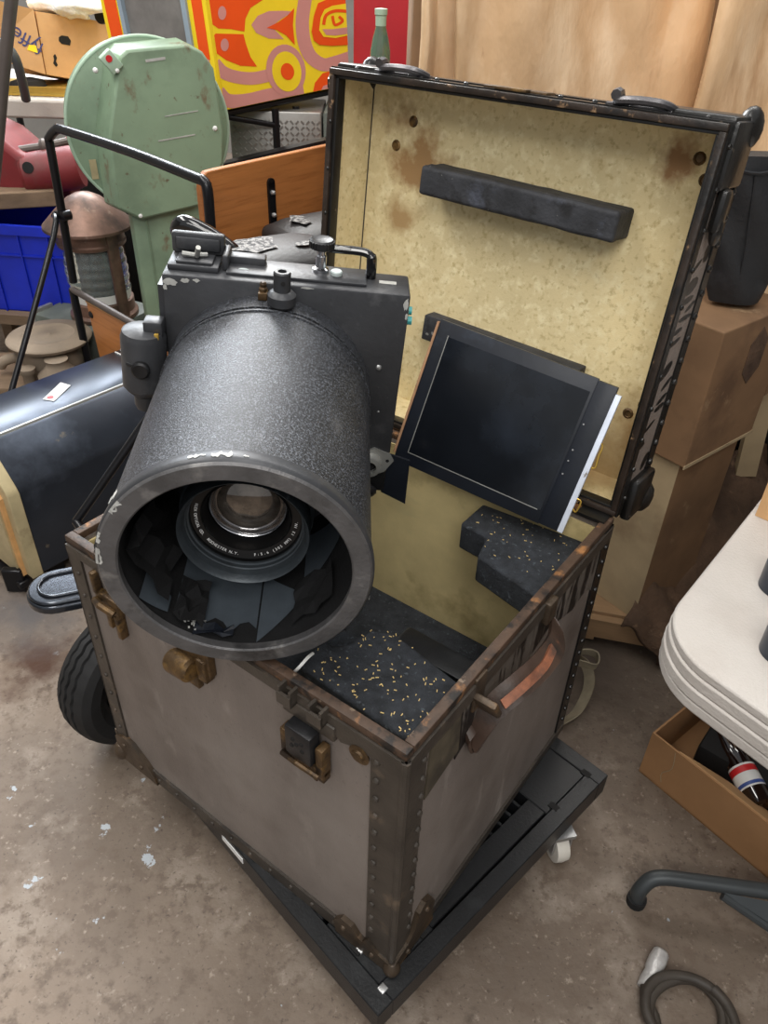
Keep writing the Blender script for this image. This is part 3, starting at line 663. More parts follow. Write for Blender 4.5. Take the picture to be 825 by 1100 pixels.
# lens
b = AB()
b.lathe([(.070, .078), (.0735, .066), (.0765, .063), (.077, .068), (.077, .10), (.080, .104), (.080, .12), (.072, .125), (.072, .36), (.02, .36)], (0, 0, 0), Y, 72, cap=False)
b.lathe([(.070, .078), (.0715, .072), (.0700, .080), (.0685, .081), (.0685, .086), (.0665, .087), (.0660, .094)], (0, 0, 0), Y, 72, cap=False)
lens = b.build('lens', 'barrel', ac, smooth=35)
b = AB(); b.lathe([(.0662, .090), (.0655, .0945), (.0545, .0975), (.0525, .095), (.0515, .097), (.0505, .112), (.0475, .124)], (0, 0, 0), Y, 72, cap=False); b.build('name_ring', 'ringblack', lens, smooth=35)
b = MB()
def ring_text(mb, s, a0, a1, r, size):
    # characters round the lower half of the ring; angle from straight down, tops towards the centre
    for k, ch in enumerate(s):
        if ch == ' ': continue
        t_ = R(a0 + (a1-a0)*k/(len(s)-1)); rt = Vector((math.cos(t_), 0, math.sin(t_)))
        up = Vector((-math.sin(t_), .27, math.cos(t_))).normalized(); nm = rt.cross(up)
        P = Vector((r*math.sin(t_), .0945+(.0655-r)*.27, .15-r*math.cos(t_))) + nm*.0006
        text_mesh(mb, ch, size, Matrix(((rt.x, up.x, nm.x, P.x), (rt.y, up.y, nm.y, P.y), (rt.z, up.z, nm.z, P.z), (0, 0, 0, 1))))
ring_text(b, 'ILEX OPTICAL CO.  ROCHESTER N.Y.', -106, -10, .0600, .0050)
ring_text(b, 'F:5.6 (305 MM) 12 IN.', 10, 88, .0600, .0050)
b.build('lettering', 'ink', lens, smooth=0)['label'] = 'white engraved ring lettering'
b = AB(); b.lathe([(.0492, .119), (.0484, .1160), (.0462, .1145), (.0438, .1165), (.0430, .123)], (0, 0, 0), Y, 64, cap=False); b.build('glass_retainer', 'chrome', lens, smooth=50)
b = AB(); b.lathe([(.0434, .122), (.038, .117), (.028, .112), (.014, .109), (.0005, .1085)], (0, 0, 0), Y, 64, cap=False); b.build('front_glass', 'glass', lens, smooth=80)
# body plate
b = AB(); b.bx(-.143, .191, .385, .455, -.10, .168, .004); body = b.build('body', 'camblack', ac, bevel=0)
b = AB(); b.bx(-.150, -.143, .39, .45, .05, .15); b.bx(-.06, .13, .40, .452, .168, .172, .001)
b.build('body_ridge', 'camblack', body)
b = AB()
def blob(mb, x, z, rx, rz, seed, y=.3843):
    rs = random.Random(seed); n = 16
    mb.face([mb.v((x+rx*rs.uniform(.6, 1.1)*math.cos(2*PI*k/n), y, z+rz*rs.uniform(.6, 1.1)*math.sin(2*PI*k/n))) for k in range(n)])
for i_, (x, z, rx, rz_) in enumerate(((-.132, .158, .010, .006), (-.112, .1615, .007, .004), (-.097, .163, .005, .003), (-.139, .150, .003, .005), (.186, .155, .004, .010), (.188, .137, .002, .006), (.05, .166, .01, .0015))): blob(b, x, z, rx, rz_, i_)
b.build('paint_chip', 'chip', body, smooth=0)
# clamp bracket on top left
b = AB()
b.bx(-.138, -.070, .40, .452, .168, .176, .002); b.bx(-.138, -.066, .440, .452, .176, .205, .004); b.bx(-.132, -.072, .436, .441, .182, .2, .003)
b.bx(-.128, -.078, .405, .436, .176, .180, .003); b.bx(-.066, -.058, .41, .452, .168, .19, .003)
br = b.build('top_bracket', 'camblack', ac)
b = AB(); b.tube([(-.12, .418, .185), (-.105, .418, .184), (-.088, .425, .183)], .0035, 8); b.tube([(-.1, .415, .184), (-.096, .405, .2)], .0035, 8); b.build('lever', 'alu', br)
b = AB(); b.lathe([(.015, 0), (.017, .002), (.017, .005), (.015, .007)], (-.038, .405, .160), (0, -.5, 1), 24); b.build('white_disc', 'teal', ac)['label'] = 'round whitish disc cap'
b = AB(); b.bx(-.060, -.01, .43, .45, .168, .182, .002); b.build('block', 'camblack', ac)
# spigot with cross hole on top of the hood
b = AB()
b.lathe([(.016, -.012), (.019, -.008), (.019, .004), (.015, .008), (.0115, .010), (.0115, .034), (.010, .036), (.006, .036), (.006, .024)], (.018, .362, .160), (0, 0, 1), 32, cap=False)
sp = b.build('spigot', 'camblack', ac)
b = AB(); b.lathe([(.0032, 0), (.003, .0008)], (.020, .350, .184), (.1, -1, 0), 12); b.lathe([(.0062, 0), (.0062, .001)], (.018, .362, .190), (0, 0, 1), 16); b.build('pin_hole', 'dark', sp)
b = AB(); b.bx(-.014, -.002, .368, .386, .150, .160, .001); b.lathe([(.0055, 0), (.0055, .006), (.004, .008), (.0048, .012), (.003, .015)], (-.008, .377, .158), (0, 0, 1), 12); b.build('stop_screw', 'rust', ac)
# knurled knob
b = AB()
b.lathe([(.011, 0), (.011, .006), (.0075, .008), (.0075, .024), (.006, .026), (.006, .034)], (.066, .432, .170), (0, 0, 1), 20)
kn = b.build('knob_post', 'chrome', ac)
b = AB(); prof = []
n = 36
for (r, h) in ((.014, .034), (.0165, .036), (.0165, .045), (.0145, .047), (.010, .0455), (.004, .045)): prof.append((r, h))
b.lathe(prof, (.066, .432, .170), (0, 0, 1), 32)
for k in range(24):
    a = 2*PI*k/24; b.box((.066+.0165*math.cos(a), .432+.0165*math.sin(a), .2105), (.0022, .0022, .009), Matrix.Rotation(a, 3, 'Z'))
b.build('knurled_knob', 'hasp', kn)
b = AB(); b.lathe([(.0085, 0), (.0085, .006), (.007, .0075)], (.088, .425, .170), (0, 0, 1), 16); b.build('pale_screw', 'teal', ac)['label'] = 'pale teal round screw'
b = AB(); b.tube([(.066, .437, .203), (.085, .437, .203), (.12, .436, .203), (.133, .434, .199), (.136, .434, .188), (.136, .434, .166)], lambda s: .0075 if s > .6 else .006, 12, 5); b.build('carry_handle', 'glossblack', ac)
b = AB(); b.bx(.148, .172, .415, .425, .168, .1692); b.build('name_tag', 'alu', ac, smooth=0)
b = AB(); b.lathe([(.006, 0), (.006, .008)], (.191, .41, .12), (1, 0, 0), 12); b.lathe([(.006, 0), (.006, .008)], (.191, .425, .128), (1, 0, 0), 12); b.build('teal_button', 'tealp', ac)
b = AB(); b.lathe([(.0045, 0), (.0045, .001), (.003, .0035), (.0005, .004)], (.158, .3848, .055), (0, -1, 0), 14); b.lathe([(.002, 0), (.001, .001)], (.165, .3848, -.02), (0, -1, 0), 8); b.build('round_screw', 'bolt', body)
# flange socket under body
b = AB()
b.prism([(.13, -.125), (.14, -.10), (.165, -.085), (.19, -.095), (.198, -.108), (.185, -.13), (.165, -.14), (.14, -.14)], lambda a, c: (a, .383, c), lambda a, c: (a, .388, c))
b.lathe([(.020, 0), (.018, -.014), (.011, -.015), (.011, 0)], (.160, .384, -.115), (0, 1, 0), 24, cap=False)
fk = b.build('socket_flange', 'alu', ac)
b = AB(); b.lathe([(.0112, -.006), (.0005, -.006)], (.160, .384, -.115), (0, 1, 0), 16, cap=False); b.lathe([(.003, -.0005), (.001, -.0012)], (.188, .383, -.108), (0, 1, 0), 8); b.build('socket_hole', 'dark', fk)
b = AB(); b.bx(.06, .19, .388, .445, -.175, -.10, .006); b.bx(.10, .16, .380, .40, -.20, -.14, .004); b.tube([(.15, .375, -.15), (.17, .378, -.165), (.165, .40, -.19)], .007, 8, 4)
b.build('mount_block', 'hasp', ac)
b = AB(); b.prism([(.185, -.10), (.225, -.112), (.228, -.2), (.185, -.178)], lambda a, c: (a, .392, c), lambda a, c: (a, .396, c)); b.build('side_flap', 'slideframe', ac, smooth=0)
# motor canister at left
b = AB()
b.lathe([(.013, -.085), (.016, -.078), (.016, -.062), (.026, -.052), (.031, -.045), (.031, .030), (.028, .039), (.022, .042), (.0005, .043)], (-.172, .37, .052), (.05, 0, 1), 32)
mc = b.build('motor_canister', 'camblack', ac)
b = AB(); b.lathe([(.0115, 0), (.0125, .003), (.0125, .008), (.010, .010)], (-.170, .341, .048), (0, -1, 0), 20); b.tube([(-.19, .345, .052), (-.17, .338, .05)], .003, 8); b.build('cap_screw', 'hasp', mc)
b = AB(); b.bx(-.168, -.142, .36, .385, .082, .108, .003); b.build('terminal_block', 'camblack', ac)
b = AB(); b.bx(-.152, -.146, .353, .358, .075, .095, .001); b.build('brass_lug', 'brass', ac)

# ------------------------------------------------------------------ folding table at right
tt = .74
E0 = at_z(704, 690, tt); E1 = at_z(825, 553, tt); F0 = at_z(722, 735, tt); F1 = at_z(825, 838, tt)
ed = (E1-E0).normalized(); fd = Vector((ed.y, -ed.x, 0))
fd = ((F1-F0).normalized() + fd).normalized() if False else fd
corner = E0 + ed*-.075
fdr = (Vector(at_z(825, 771, tt)) - Vector(at_z(735, 707, tt))).normalized(); ed = (Vector(at_z(800, 555, tt)) - Vector(at_z(720, 655, tt))).normalized()
_p, _q = at_z(735, 707, tt), at_z(720, 655, tt); _k = (_q.x*ed.y-_q.y*ed.x-_p.x*ed.y+_p.y*ed.x)/(fdr.x*ed.y-fdr.y*ed.x); corner = _p+fdr*_k
SK = Matrix.Identity(4); _l = Vector((fdr.dot(ed), fdr.dot(Vector((-ed.y, ed.x, 0))))); SK[0][1] = -_l.x; SK[1][1] = -_l.y
tb = thing('folding_table', 'white speckled plastic folding table top entering from the right edge', 'table', (corner.x, corner.y, 0), math.atan2(ed.y, ed.x))
# local: x along ed (away), y to the left -> table spans y<0
def tp(p): p = Vector(p) - corner; return (p.dot(ed), p.dot(fd))
def ins(d): return rrect(d, 1.25-d, -.76+d, -d, .075-d*.3, 10)
b = MB(); b.M = SK
b.slab(ins(.002), tt-.014, tt)
for d, z0, z1 in ((.0005, tt-.032, tt-.0135), (-.0008, tt-.050, tt-.0315), (.0002, tt-.066, tt-.0495)): b.slab(ins(d), z0, z1)
top = b.build('tabletop', 'tabletop', tb, bevel=.003)
# folding leg frame: floor bar with bent end
PA = Vector(at_z(684, 968, .015)); 
def TL_(p): d = Vector(p) - Vector((corner.x, corner.y, 0)); c_, s_ = ed.x, ed.y; return (d.x*c_+d.y*s_, -d.x*s_+d.y*c_, d.z)
q0 = at_z(684, 966, .010); q1 = at_z(688, 955, .04); q2 = at_z(706, 943, .065); q3 = at_z(750, 947, .07); q4 = at_z(830, 958, .075); q5 = q4 + (q4-q3)*1.6
b = MB(); b.tube([TL_(x) for x in (q0, q1, q2, q3, q4, q5)], .0135, 14, 6); lg = b.build('leg', 'legsteel', tb, smooth=60)
b = MB(); b.tube([TL_(q0+Vector((0, 0, -.010))), TL_(q0+Vector((0, 0, .006)))], .017, 14); b.build('foot_cap', 'rubber', lg)
b = MB(); g0 = at_z(777, 960, .066); g1 = at_z(832, 1000, .03); g2 = at_z(850, 975, .066)
b.pslab([TL_(g0), TL_(g1), TL_(g2)], (0, 0, .004)); b.tube([TL_(g0-Vector((0, 0, .006))), TL_(g1)], .008, 8); b.build('gusset', 'legsteel', lg)
b = MB(); pp = TL_(q5); b.tube([pp, (pp[0]+.05, pp[1]-.05, .2), (.5, -.38, tt-.05)], .0135, 12, 5); b.tube([(.62, -.08, tt-.05), (.66, -.08, .012)], .0135, 12); b.tube([(1.1, -.1, tt-.05), (1.12, -.1, .012)], .0135, 12); b.tube([(1.1, -.66, tt-.05), (1.12, -.66, .012)], .0135, 12); b.tube([(.62, -.08, tt-.055), (.5, -.38, tt-.055), (1.1, -.1, tt-.055), (1.1, -.66, tt-.055)], .012, 10)
b.build('leg_frame', 'legsteel', tb)
# carton on table
cp = at_z(811, 554, tt)
ct = thing('cardboard_box', 'small brown cardboard box standing on the far corner of the white table', 'box', (cp.x, cp.y, tt+.0005), math.atan2(ed.y, ed.x)-R(4))
b = MB(); b.bx(0, .22, -.26, 0, 0, .12); b.build('carton_body', 'carton', ct, smooth=0)
b = MB(); b.bx(-.001, .221, -.131, -.129, .119, .1205); b.bx(-.0005, .0, -.15, -.11, .09, .12); b.build('tape_seam', 'cartond', ct, smooth=0)
# black tape rolls
for (px, py, h, nm) in ((838, 632, .035, 'black cylinder on the white table nearest the cardboard box'), (841, 702, .032, 'black ring roll on the white table nearest the front edge')):
    c = at_z(px, py, tt)
    o = thing('tape_roll', nm, 'tape roll', (c.x, c.y, tt+.0005), 0, 'black rolls on the white table')
    b = MB(); r0 = .026
    b.lathe([(r0*.55, 0), (r0, 0), (r0, h), (r0*.62, h), (r0*.55, h-.002)], (0, 0, 0), (0, 0, 1), 32, cap=False); b.lathe([(r0*.55, h-.002), (r0*.55, 0)], (0, 0, 0), (0, 0, 1), 32, cap=False); b.build('roll', 'caseblack', o)
    b = MB(); b.lathe([(r0*.54, .001), (r0*.54, h-.001), (r0*.48, h-.001), (r0*.48, .001)], (0, 0, 0), (0, 0, 1), 24, cap=False); b.build('core', 'plastic', o)
# ------------------------------------------------------------------ cardboard box below the table
K0 = at_z(686, 828, 0); K1 = at_z(825, 944, 0); kd = (K1-K0).normalized(); kn_ = Vector((-kd.y, kd.x, 0)); hh = .125
bxo = thing('open_cardboard_box', 'open brown cardboard box on the floor under the white table', 'box', (K0.x, K0.y, 0), math.atan2(kd.y, kd.x))
b = MB(); L0, L1 = .50, .34
b.bx(0, L0, 0, .004, 0, hh); b.bx(0, L0, L1-.004, L1, 0, hh); b.bx(0, .004, .004, L1-.004, 0, hh); b.bx(L0-.004, L0, .004, L1-.004, 0, hh); b.bx(0, L0, 0, L1, 0, .004)
b.build('carton_body', 'boxshade', bxo, smooth=0)
b = MB(); b.pslab([(.06, .004, hh), (L0, .004, hh), (L0, .09, hh-.07), (.14, .07, hh-.06)], (0, .003, -.001)); b.pslab([(L0-.26, L1*.5, .03), (L0-.02, L1*.5, .03), (L0-.02, L1*.5, hh), (L0-.24, L1*.5, hh-.01)], (0, .004, 0)); b.build('flap', 'carton', bxo, smooth=0)
b = MB(); b.tube([(.055, -.0006, hh-.005), (.06, -.0006, hh*.6), (.045, -.0006, hh*.35), (.05, -.0006, .02)], .0008, 6, 4); b.build('crease', 'palecard', bxo)
bt = at_z(795, 815, .085)
o = thing('cola_bottle', 'dark glass bottle with red and white label lying in the open cardboard box', 'bottle', (bt.x, bt.y, .045), math.atan2(kd.y, kd.x)-R(28)); o.scale = (.85, .85, .85)
b = MB(); b.lathe([(.02, -.11), (.028, -.105), (.031, -.09), (.031, .0), (.027, .04), (.013, .09), (.0125, .12), (.0145, .122), (.0145, .13)], (0, 0, .032), (-1, 0, .12), 28); b.build('glass', 'cola', o)
b = MB(); b.lathe([(.0314, -.070), (.0314, -.015)], (0, 0, .032), (-1, 0, .12), 28, cap=False); lb = b.build('label', 'white', o)
b = MB(); b.lathe([(.0317, -.035), (.0317, -.020)], (0, 0, .032), (-1, 0, .12), 28, cap=False); b.build('red_print', 'redp', lb)
b = MB(); b.lathe([(.0317, -.066), (.0317, -.058)], (0, 0, .032), (-1, 0, .12), 28, cap=False); b.build('blue_print', 'bluep', lb)
b = MB(); b.box((.14, .20, .045), (.2, .2, .08), Matrix.Rotation(.2, 3, 'Z'), .01)
o = b.build('dark_bag', 'dark', None); o.parent = None; o.location = (K0.x, K0.y, 0); o.rotation_euler = (0, 0, math.atan2(kd.y, kd.x)); tag(o, 'black item packed in left end of the open cardboard box', 'bag')
# ------------------------------------------------------------------ hose
hc = at_z(738, 1092, .012)
ho = thing('rubber_hose', 'coiled black rubber hose on the concrete floor at the bottom right', 'hose', (hc.x, hc.y, 0))
e0 = at_z(694, 1058, .02) - hc; e1 = at_z(712, 1020, .028) - hc
b = MB(); P = []
P.append((e0.x, e0.y, .016)); P.append((e0.x-.004, e0.y-.02, .014))
rr = .052
for k in range(40):
    a = R(178 + k*24); rad = rr + .006*math.sin(k*.9) + .004*(k/13)
    P.append((rad*math.cos(a), rad*1.05*math.sin(a), .011 + .004*(k/10)))
b.tube(P, .0085, 10, 3); b.build('coil', 'hose', ho, smooth=60)
b = MB(); d = (e1-e0)
b.tube([e0+Vector((0, 0, -.002)), e0+d*.2, e0+d*.45, e0+d*.5, e0+d*.8, e0+d*1.0, e0+d*1.05], lambda s: [.0125, .0135, .012, .0142, .015, .0135, .011][min(6, int(s*6.99))], 14)
b.build('taped_end', 'tape', ho, smooth=60)['label'] = 'silver tape wrapped end'
# strap behind trunk
b = MB(); s0 = at_z(612, 770, .01); 
pts = [at_z(600, 778, .01), at_z(620, 764, .012), at_z(633, 735, .03), at_z(628, 712, .05), at_z(610, 700, .09)]
b.ribbon(pts, (.4, -.3, .4), None, .028, .003, 6); b.ribbon([at_z(608, 704, .10), at_z(628, 700, .11), at_z(641, 704, .105), at_z(640, 716, .09), at_z(622, 712, .088), at_z(606, 710, .085)], (0, -.3, 1), None, .026, .003, 6)
o = b.build('webbing_strap', 'strap', None); tag(o, 'khaki webbing strap hanging loose behind the trunk at its right corner', 'strap')

# ------------------------------------------------------------------ boxes, pallet, hides at right back
PB = at_z(640, 672, .075)
pa = thing('wooden_pallet', 'low wooden pallet on the floor carrying the shade-darkened cardboard boxes', 'pallet', (PB.x-.10, PB.y+.035, 0), R(-14))
b = MB()
for k in range(5): b.bx(0, 1.1, .02+k*.13, .12+k*.13, .078, .095, .002)
b.build('deck_board', 'pallet', pa, smooth=0)
b = MB()
for x in (0.02, .5, 1.0): b.bx(x, x+.09, .0, .64, .018, .078, .002)
b.bx(0.0, .24, -.001, .02, .03, .085); b.build('runner', 'pallet', pa, smooth=0)
C1 = at_z(681, 664, .097)
th = R(38)
cbx = thing('cardboard_box', 'tall shade-darkened cardboard box with pale left side standing on the pallet', 'box', (C1.x, C1.y, .0955), th)
ctop = at_p(720, 498, C1, Vector((0, -1, 0))).z - .0955
b = MB(); Lx, Ly = .22, .42
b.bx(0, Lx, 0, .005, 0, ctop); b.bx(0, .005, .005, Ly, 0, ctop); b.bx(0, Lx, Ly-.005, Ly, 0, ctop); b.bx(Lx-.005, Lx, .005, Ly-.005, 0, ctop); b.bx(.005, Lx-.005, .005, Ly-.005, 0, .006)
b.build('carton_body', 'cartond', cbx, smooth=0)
b = MB(); b.bx(-.002, 0, 0, Ly, 0, ctop); b.build('pale_side', 'palecard', cbx, smooth=0)['label'] = 'paler left side'  # lit side given a lighter board than the shade-dark faces
o = thing('cardboard_box', 'brown cardboard box stacked behind the lid under the black leather sleeve', 'box', (C1.x, C1.y, .0955), th)
utop = at_y(788, 324, .92).z-.0955-.006
b = MB(); b.bx(-.014, .235, -.016, .36, ctop+.002, utop, .003); b.pslab([(.235, -.016, ctop+.09), (.36, -.010, ctop+.10), (.36, .0, utop), (.235, -.016, utop)], (0, .006, 0))
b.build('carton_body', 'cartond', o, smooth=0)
b = MB(); b.prism([(.10, ctop+.24), (.13, ctop+.27), (.16, ctop+.24), (.16, ctop+.18), (.13, ctop+.15), (.10, ctop+.18)], lambda a, c: (a, -.0172, c), lambda a, c: (a, -.0155, c)); b.build('printed_mark', 'blanket', o, smooth=0)
b = MB(); b.bx(-.016, .236, -.0175, -.0155, ctop, ctop+.008); b.build('lit_edge', 'palecard', o, smooth=0)  # pale strip stands in for light along the lower edge
# pale board
b = MB(); p0 = at_y(790, 512, 1.18); p1 = at_y(818, 400, 1.18)
b.pslab([p0, at_y(812, 512, 1.18), at_y(840, 400, 1.18), p1], (0, .02, 0)); b2 = None
o = b.build('upright_board', 'palecard', None, smooth=0); tag(o, 'pale wooden board standing upright in the dark right of the boxes', 'board')
# blanket heap
b = MB(); nx, ny = 44, 26
base = [at_z(655, 655, .10), at_z(702, 708, .0), at_z(850, 560, .02), at_z(850, 455, .20)]
g = []
Q0 = at_z(668, 672, .1); Q1 = at_z(705, 712, .02); Q2 = at_z(900, 520, .0); Q3 = at_z(800, 470, .3)
for i in range(nx+1):
    row = []
    for j in range(ny+1):
        s, t_ = i/nx, j/ny
        lo = Q1.lerp(Q2, s); hi = Q0.lerp(Q3, s)
        p = lo.lerp(hi, t_); z = .10 + .16*s
        bulge = math.sin(PI*min(1, t_*1.0)*.5)
        p.z = .03 + (z)*bulge + .07*noise.noise(Vector((p.x*8, p.y*8, 0))) + .03*noise.noise(Vector((p.x*22, p.y*22, 3)))
        if j == 0: p.z = .015
        row.append(b.v(p))
    g.append(row)
for i in range(nx):
    for j in range(ny): b.face([g[i][j], g[i+1][j], g[i+1][j+1], g[i][j+1]])
o = b.build('moving_blanket', 'blanket', None, smooth=80); md = o.modifiers.new('s', 'SOLIDIFY'); md.thickness = .012; md.offset = -1
tag(o, 'crumpled brown blanket heaped at the foot of the cardboard boxes', 'blanket')
# tall dark cabinet behind so the right side closes
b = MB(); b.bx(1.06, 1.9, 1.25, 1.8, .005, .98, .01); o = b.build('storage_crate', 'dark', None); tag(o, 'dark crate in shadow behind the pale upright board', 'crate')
# tan leather hides
def hide(name, label, x0, x1, y, z0, z1, lean, seed, thick=.02):
    b = MB(); nx, nz = 30, 36; g = []
    for i in range(nx+1):
        row = []
        for j in range(nz+1):
            s, t_ = i/nx, j/nz; x = x0+(x1-x0)*s; z = z0+(z1-z0)*t_
            yy = y+lean*t_ + .045*noise.noise(Vector((x*6, z*2.6, seed))) + .022*noise.noise(Vector((x*17, z*5, seed))) + .018*math.sin(x*15+seed+2*noise.noise(Vector((x*2, z*3, seed))))*(1-.4*t_) + (.03*math.exp(-(((x-.70)/.05)**2+((z-1.27)/.06)**2)) if seed == 9 else 0) - .03*math.exp(-((s)**2)*60) - .0*s
            row.append(b.v((x + .012*noise.noise(Vector((z*4, seed, 0))), yy, z)))
        g.append(row)
    for i in range(nx):
        for j in range(nz): b.face([g[i][j], g[i+1][j], g[i+1][j+1], g[i][j+1]])
    o = b.build(name, 'hide', None, smooth=80); md = o.modifiers.new('s', 'SOLIDIFY'); md.thickness = thick
    return tag(o, label, 'leather', 'tan leather hides behind the lid')
hide('leather_hide', 'narrow tan leather panel directly right of the red panel', .035, .125, 1.34, .55, 1.40, .06, 1)
hide('leather_hide', 'broad tan leather panel in the middle behind the trunk lid', .10, .60, 1.26, .5, 1.42, .06, 5)
hide('leather_hide', 'tan leather panel with round dent at the top right corner', .56, 1.05, 1.16, .62, 1.42, .05, 9)
b = MB(); b.bx(.02, 1.04, 1.48, 1.80, .0, 1.45, .01); o = b.build('packing_crate', 'cartond', None); tag(o, 'large crate the tan leather panels lean against', 'crate')
# black leather sleeve
b = MB(); sy = .92
cs = [(802, 178, .030), (800, 215, .034), (796, 255, .036), (792, 295, .032), (789, 322, .028)]
rings = []
S0 = at_y(812, 165, sy+.01); 
pts = [at_y(813, 165, sy), at_y(808, 215, sy), at_y(801, 255, sy), at_y(794, 295, sy), at_y(788, 322, sy)]
wd = [.060, .067, .067, .060, .050]
for p, w_ in zip(spline(pts, 4), [wd[min(4, int(k/4))] + (wd[min(4, int(k/4)+1)]-wd[min(4, int(k/4))])*(k % 4)/4 for k in range(17)]):
    r_ = []
    for k in range(20):
        a = 2*PI*k/20; r_.append(b.v(p + Vector((w_*math.cos(a)*(1+.04*math.sin(p.z*60)), .026*math.sin(a)+.004*math.sin(3*a+p.z*40), 0))))
    rings.append(r_)
for r0_, r1_ in zip(rings, rings[1:]):
    for k in range(20): b.face([r0_[k], r0_[(k+1) % 20], r1_[(k+1) % 20], r1_[k]])
b.face(rings[0]); b.face(rings[-1][::-1])
sl = b.build('leather_sleeve', 'sleeve', None, smooth=60)
tag(sl, 'black leather sleeve hanging beside the top right corner of the lid', 'sleeve')
b = MB(); p = pts[0]; b.tube([p+Vector((-.045, -.027, -.02)), p+Vector((0, -.032, -.025)), p+Vector((.05, -.025, -.015))], .003, 6, 3)
b.tube([p+Vector((-.005, -.03, -.03)), pts[2]+Vector((-.01, -.03, 0)), pts[3]+Vector((-.01, -.027, 0))], .0015, 6, 3)
o = b.build('seam', 'sleeve', sl)

# ================================================================== left side and background
# ------------------------------------------------------------------ hand cart with tubular frame, boards and wheel
A_ = at_z(53, 140, .95); B_ = at_z(222, 195, .95)
cdir = (B_-A_); cdir.z = 0; cdir.normalize(); pn = Vector((cdir.y, -cdir.x, 0))
def cp_(px, py): return at_p(px, py, A_, pn)
cart = thing('hand_cart', 'hand cart with black tubular rail, orange wooden boards and one black tyre behind the trunk', 'cart', (0, 0, 0))
b = MB(); P = [cp_(79, 303), cp_(66, 225), cp_(54, 158), cp_(53, 148), cp_(61, 139), cp_(70, 140), cp_(140, 163), cp_(208, 190), cp_(218, 194), cp_(223, 204), cp_(226, 240), cp_(230, 300)]
b.tube(P, .0115, 12, 3); b.build('tube_frame', 'black', cart, smooth=60)
b = MB(); lo0 = cp_(78, 311); lo1 = cp_(160, 357); b.tube([lo0, lo1, lo1+(lo1-lo0)*1.1], .010, 12); o = b.build('lower_tube', 'post', cart, smooth=60)
b = MB(); k0 = cp_(70, 231); k1 = at_z(10, 428, .36); b.tube([k0+Vector((.01, -.012, .0)), cp_(60, 229)+Vector((0, -.014, 0)), k0.lerp(k1, .12)+Vector((-.01, -.014, 0)), k1], .008, 10, 4); b.tube([k1, k1.lerp(k0, -.5)], .008, 8)
b.lathe([(.013, -.012), (.013, .012)], k0+Vector((.004, -.004, 0)), pn, 14); b.build('brace', 'black', cart, smooth=60)
# side board below the lower tube
def on(px, py, off=.0): return cp_(px, py)+pn*off
q0 = on(92, 323); q3 = on(108, 388)
far = cdir*.55
b = MB(); b.pslab([q0, q0+far, q3+far, q3], pn*-.014); o = b.build('side_board', 'orangewood', cart, bevel=.002)
b = MB(); b.pslab([q0+Vector((0, 0, .0005)), q0+far+Vector((0, 0, .0005)), q0+far+Vector((0, 0, -.004)), q0+Vector((0, 0, -.004))], pn*.0012); b.build('board_edge', 'woodedge', o, smooth=0)
b = MB(); b.lathe([(.011, 0), (.009, .003), (.003, .004)], on(98, 338, .0005), pn, 14); b.build('screw_hole', 'dark', o)
# end board
G0 = at_y(214, 186, 1.30); G1 = at_z(352, 156, G0.z+.0); gd = (G1-G0); gd.z = 0; gd.normalize(); gn = Vector((gd.y, -gd.x, 0))
bh = .30; bl = .62
poly = [(0, -bh), (0, -.035), (.006, -.012), (.022, -.001), (.04, 0), (bl, 0), (bl, -bh)]
b = MB(); b.pslab([G0+gd*x+Vector((0, 0, z)) for x, z in poly], gn*-.018); o = b.build('end_board', 'orangewood', cart, bevel=.0025)
b = MB(); bp_ = at_p(290, 196, G0, gn); b.pslab([bp_+gd*-.011, bp_+gd*.011, bp_+gd*.011+Vector((0, 0, -.16)), bp_+gd*-.011+Vector((0, 0, -.16))], gn*.006)
b.lathe([(.011, 0), (.011, .006)], bp_, gn, 14); o2_ = b.build('bracket', 'black', cart)
b = MB()
for dz in (-.022, -.075): b.lathe([(.006, 0), (.006, .004), (.003, .009)], bp_+gn*.006+Vector((0, 0, dz)), gn, 10)
b.build('bolt', 'bolt', o2_)
# bed under cushions, rails down to the wheel
Bp = Vector((B_.x, B_.y, 0))
b = MB(); bed = [Bp+cdir*-.02, Bp+cdir*-.02+gd*.55, Bp+cdir*.10+gd*.55, Bp+cdir*.16+gd*.05]
bed = [Vector((-.44, 1.27, 0)), Vector((-.10, 1.67, 0)), Vector((.06, 1.42, 0)), Vector((-.28, 1.03, 0))]
b.pslab([p+Vector((0, 0, .60)) for p in bed], (0, 0, .045)); b.build('bed', 'caseblack', cart)
wc = at_z(144, 722, .15); wc.z = .158
R1 = at_z(82, 560, .37); R2 = at_z(150, 462, .56)
b = MB(); b.tube([R1, R2, R2+(R2-R1)*.55, Vector((-.34, 1.12, .60))], .009, 10); b.build('chassis_rod', 'black', cart, smooth=60)
b = MB(); b.tube([R1, wc+Vector((.03, .03, .10)), wc+Vector((0.07, -.05, .0))], .010, 10, 4); b.tube([wc+Vector((.07, -.05, 0)), wc], .010, 10)
b.build('chassis_rod', 'black', cart, smooth=60)
for p_ in ((-.40, 1.25, .61), (-.12, 1.6, .61), (0, 1.42, .61), tuple(lo0)):
    b = MB(); b.tube([Vector(p_), Vector((p_[0], p_[1], .003))], .012, 10); b.build('leg', 'black', cart, smooth=60)
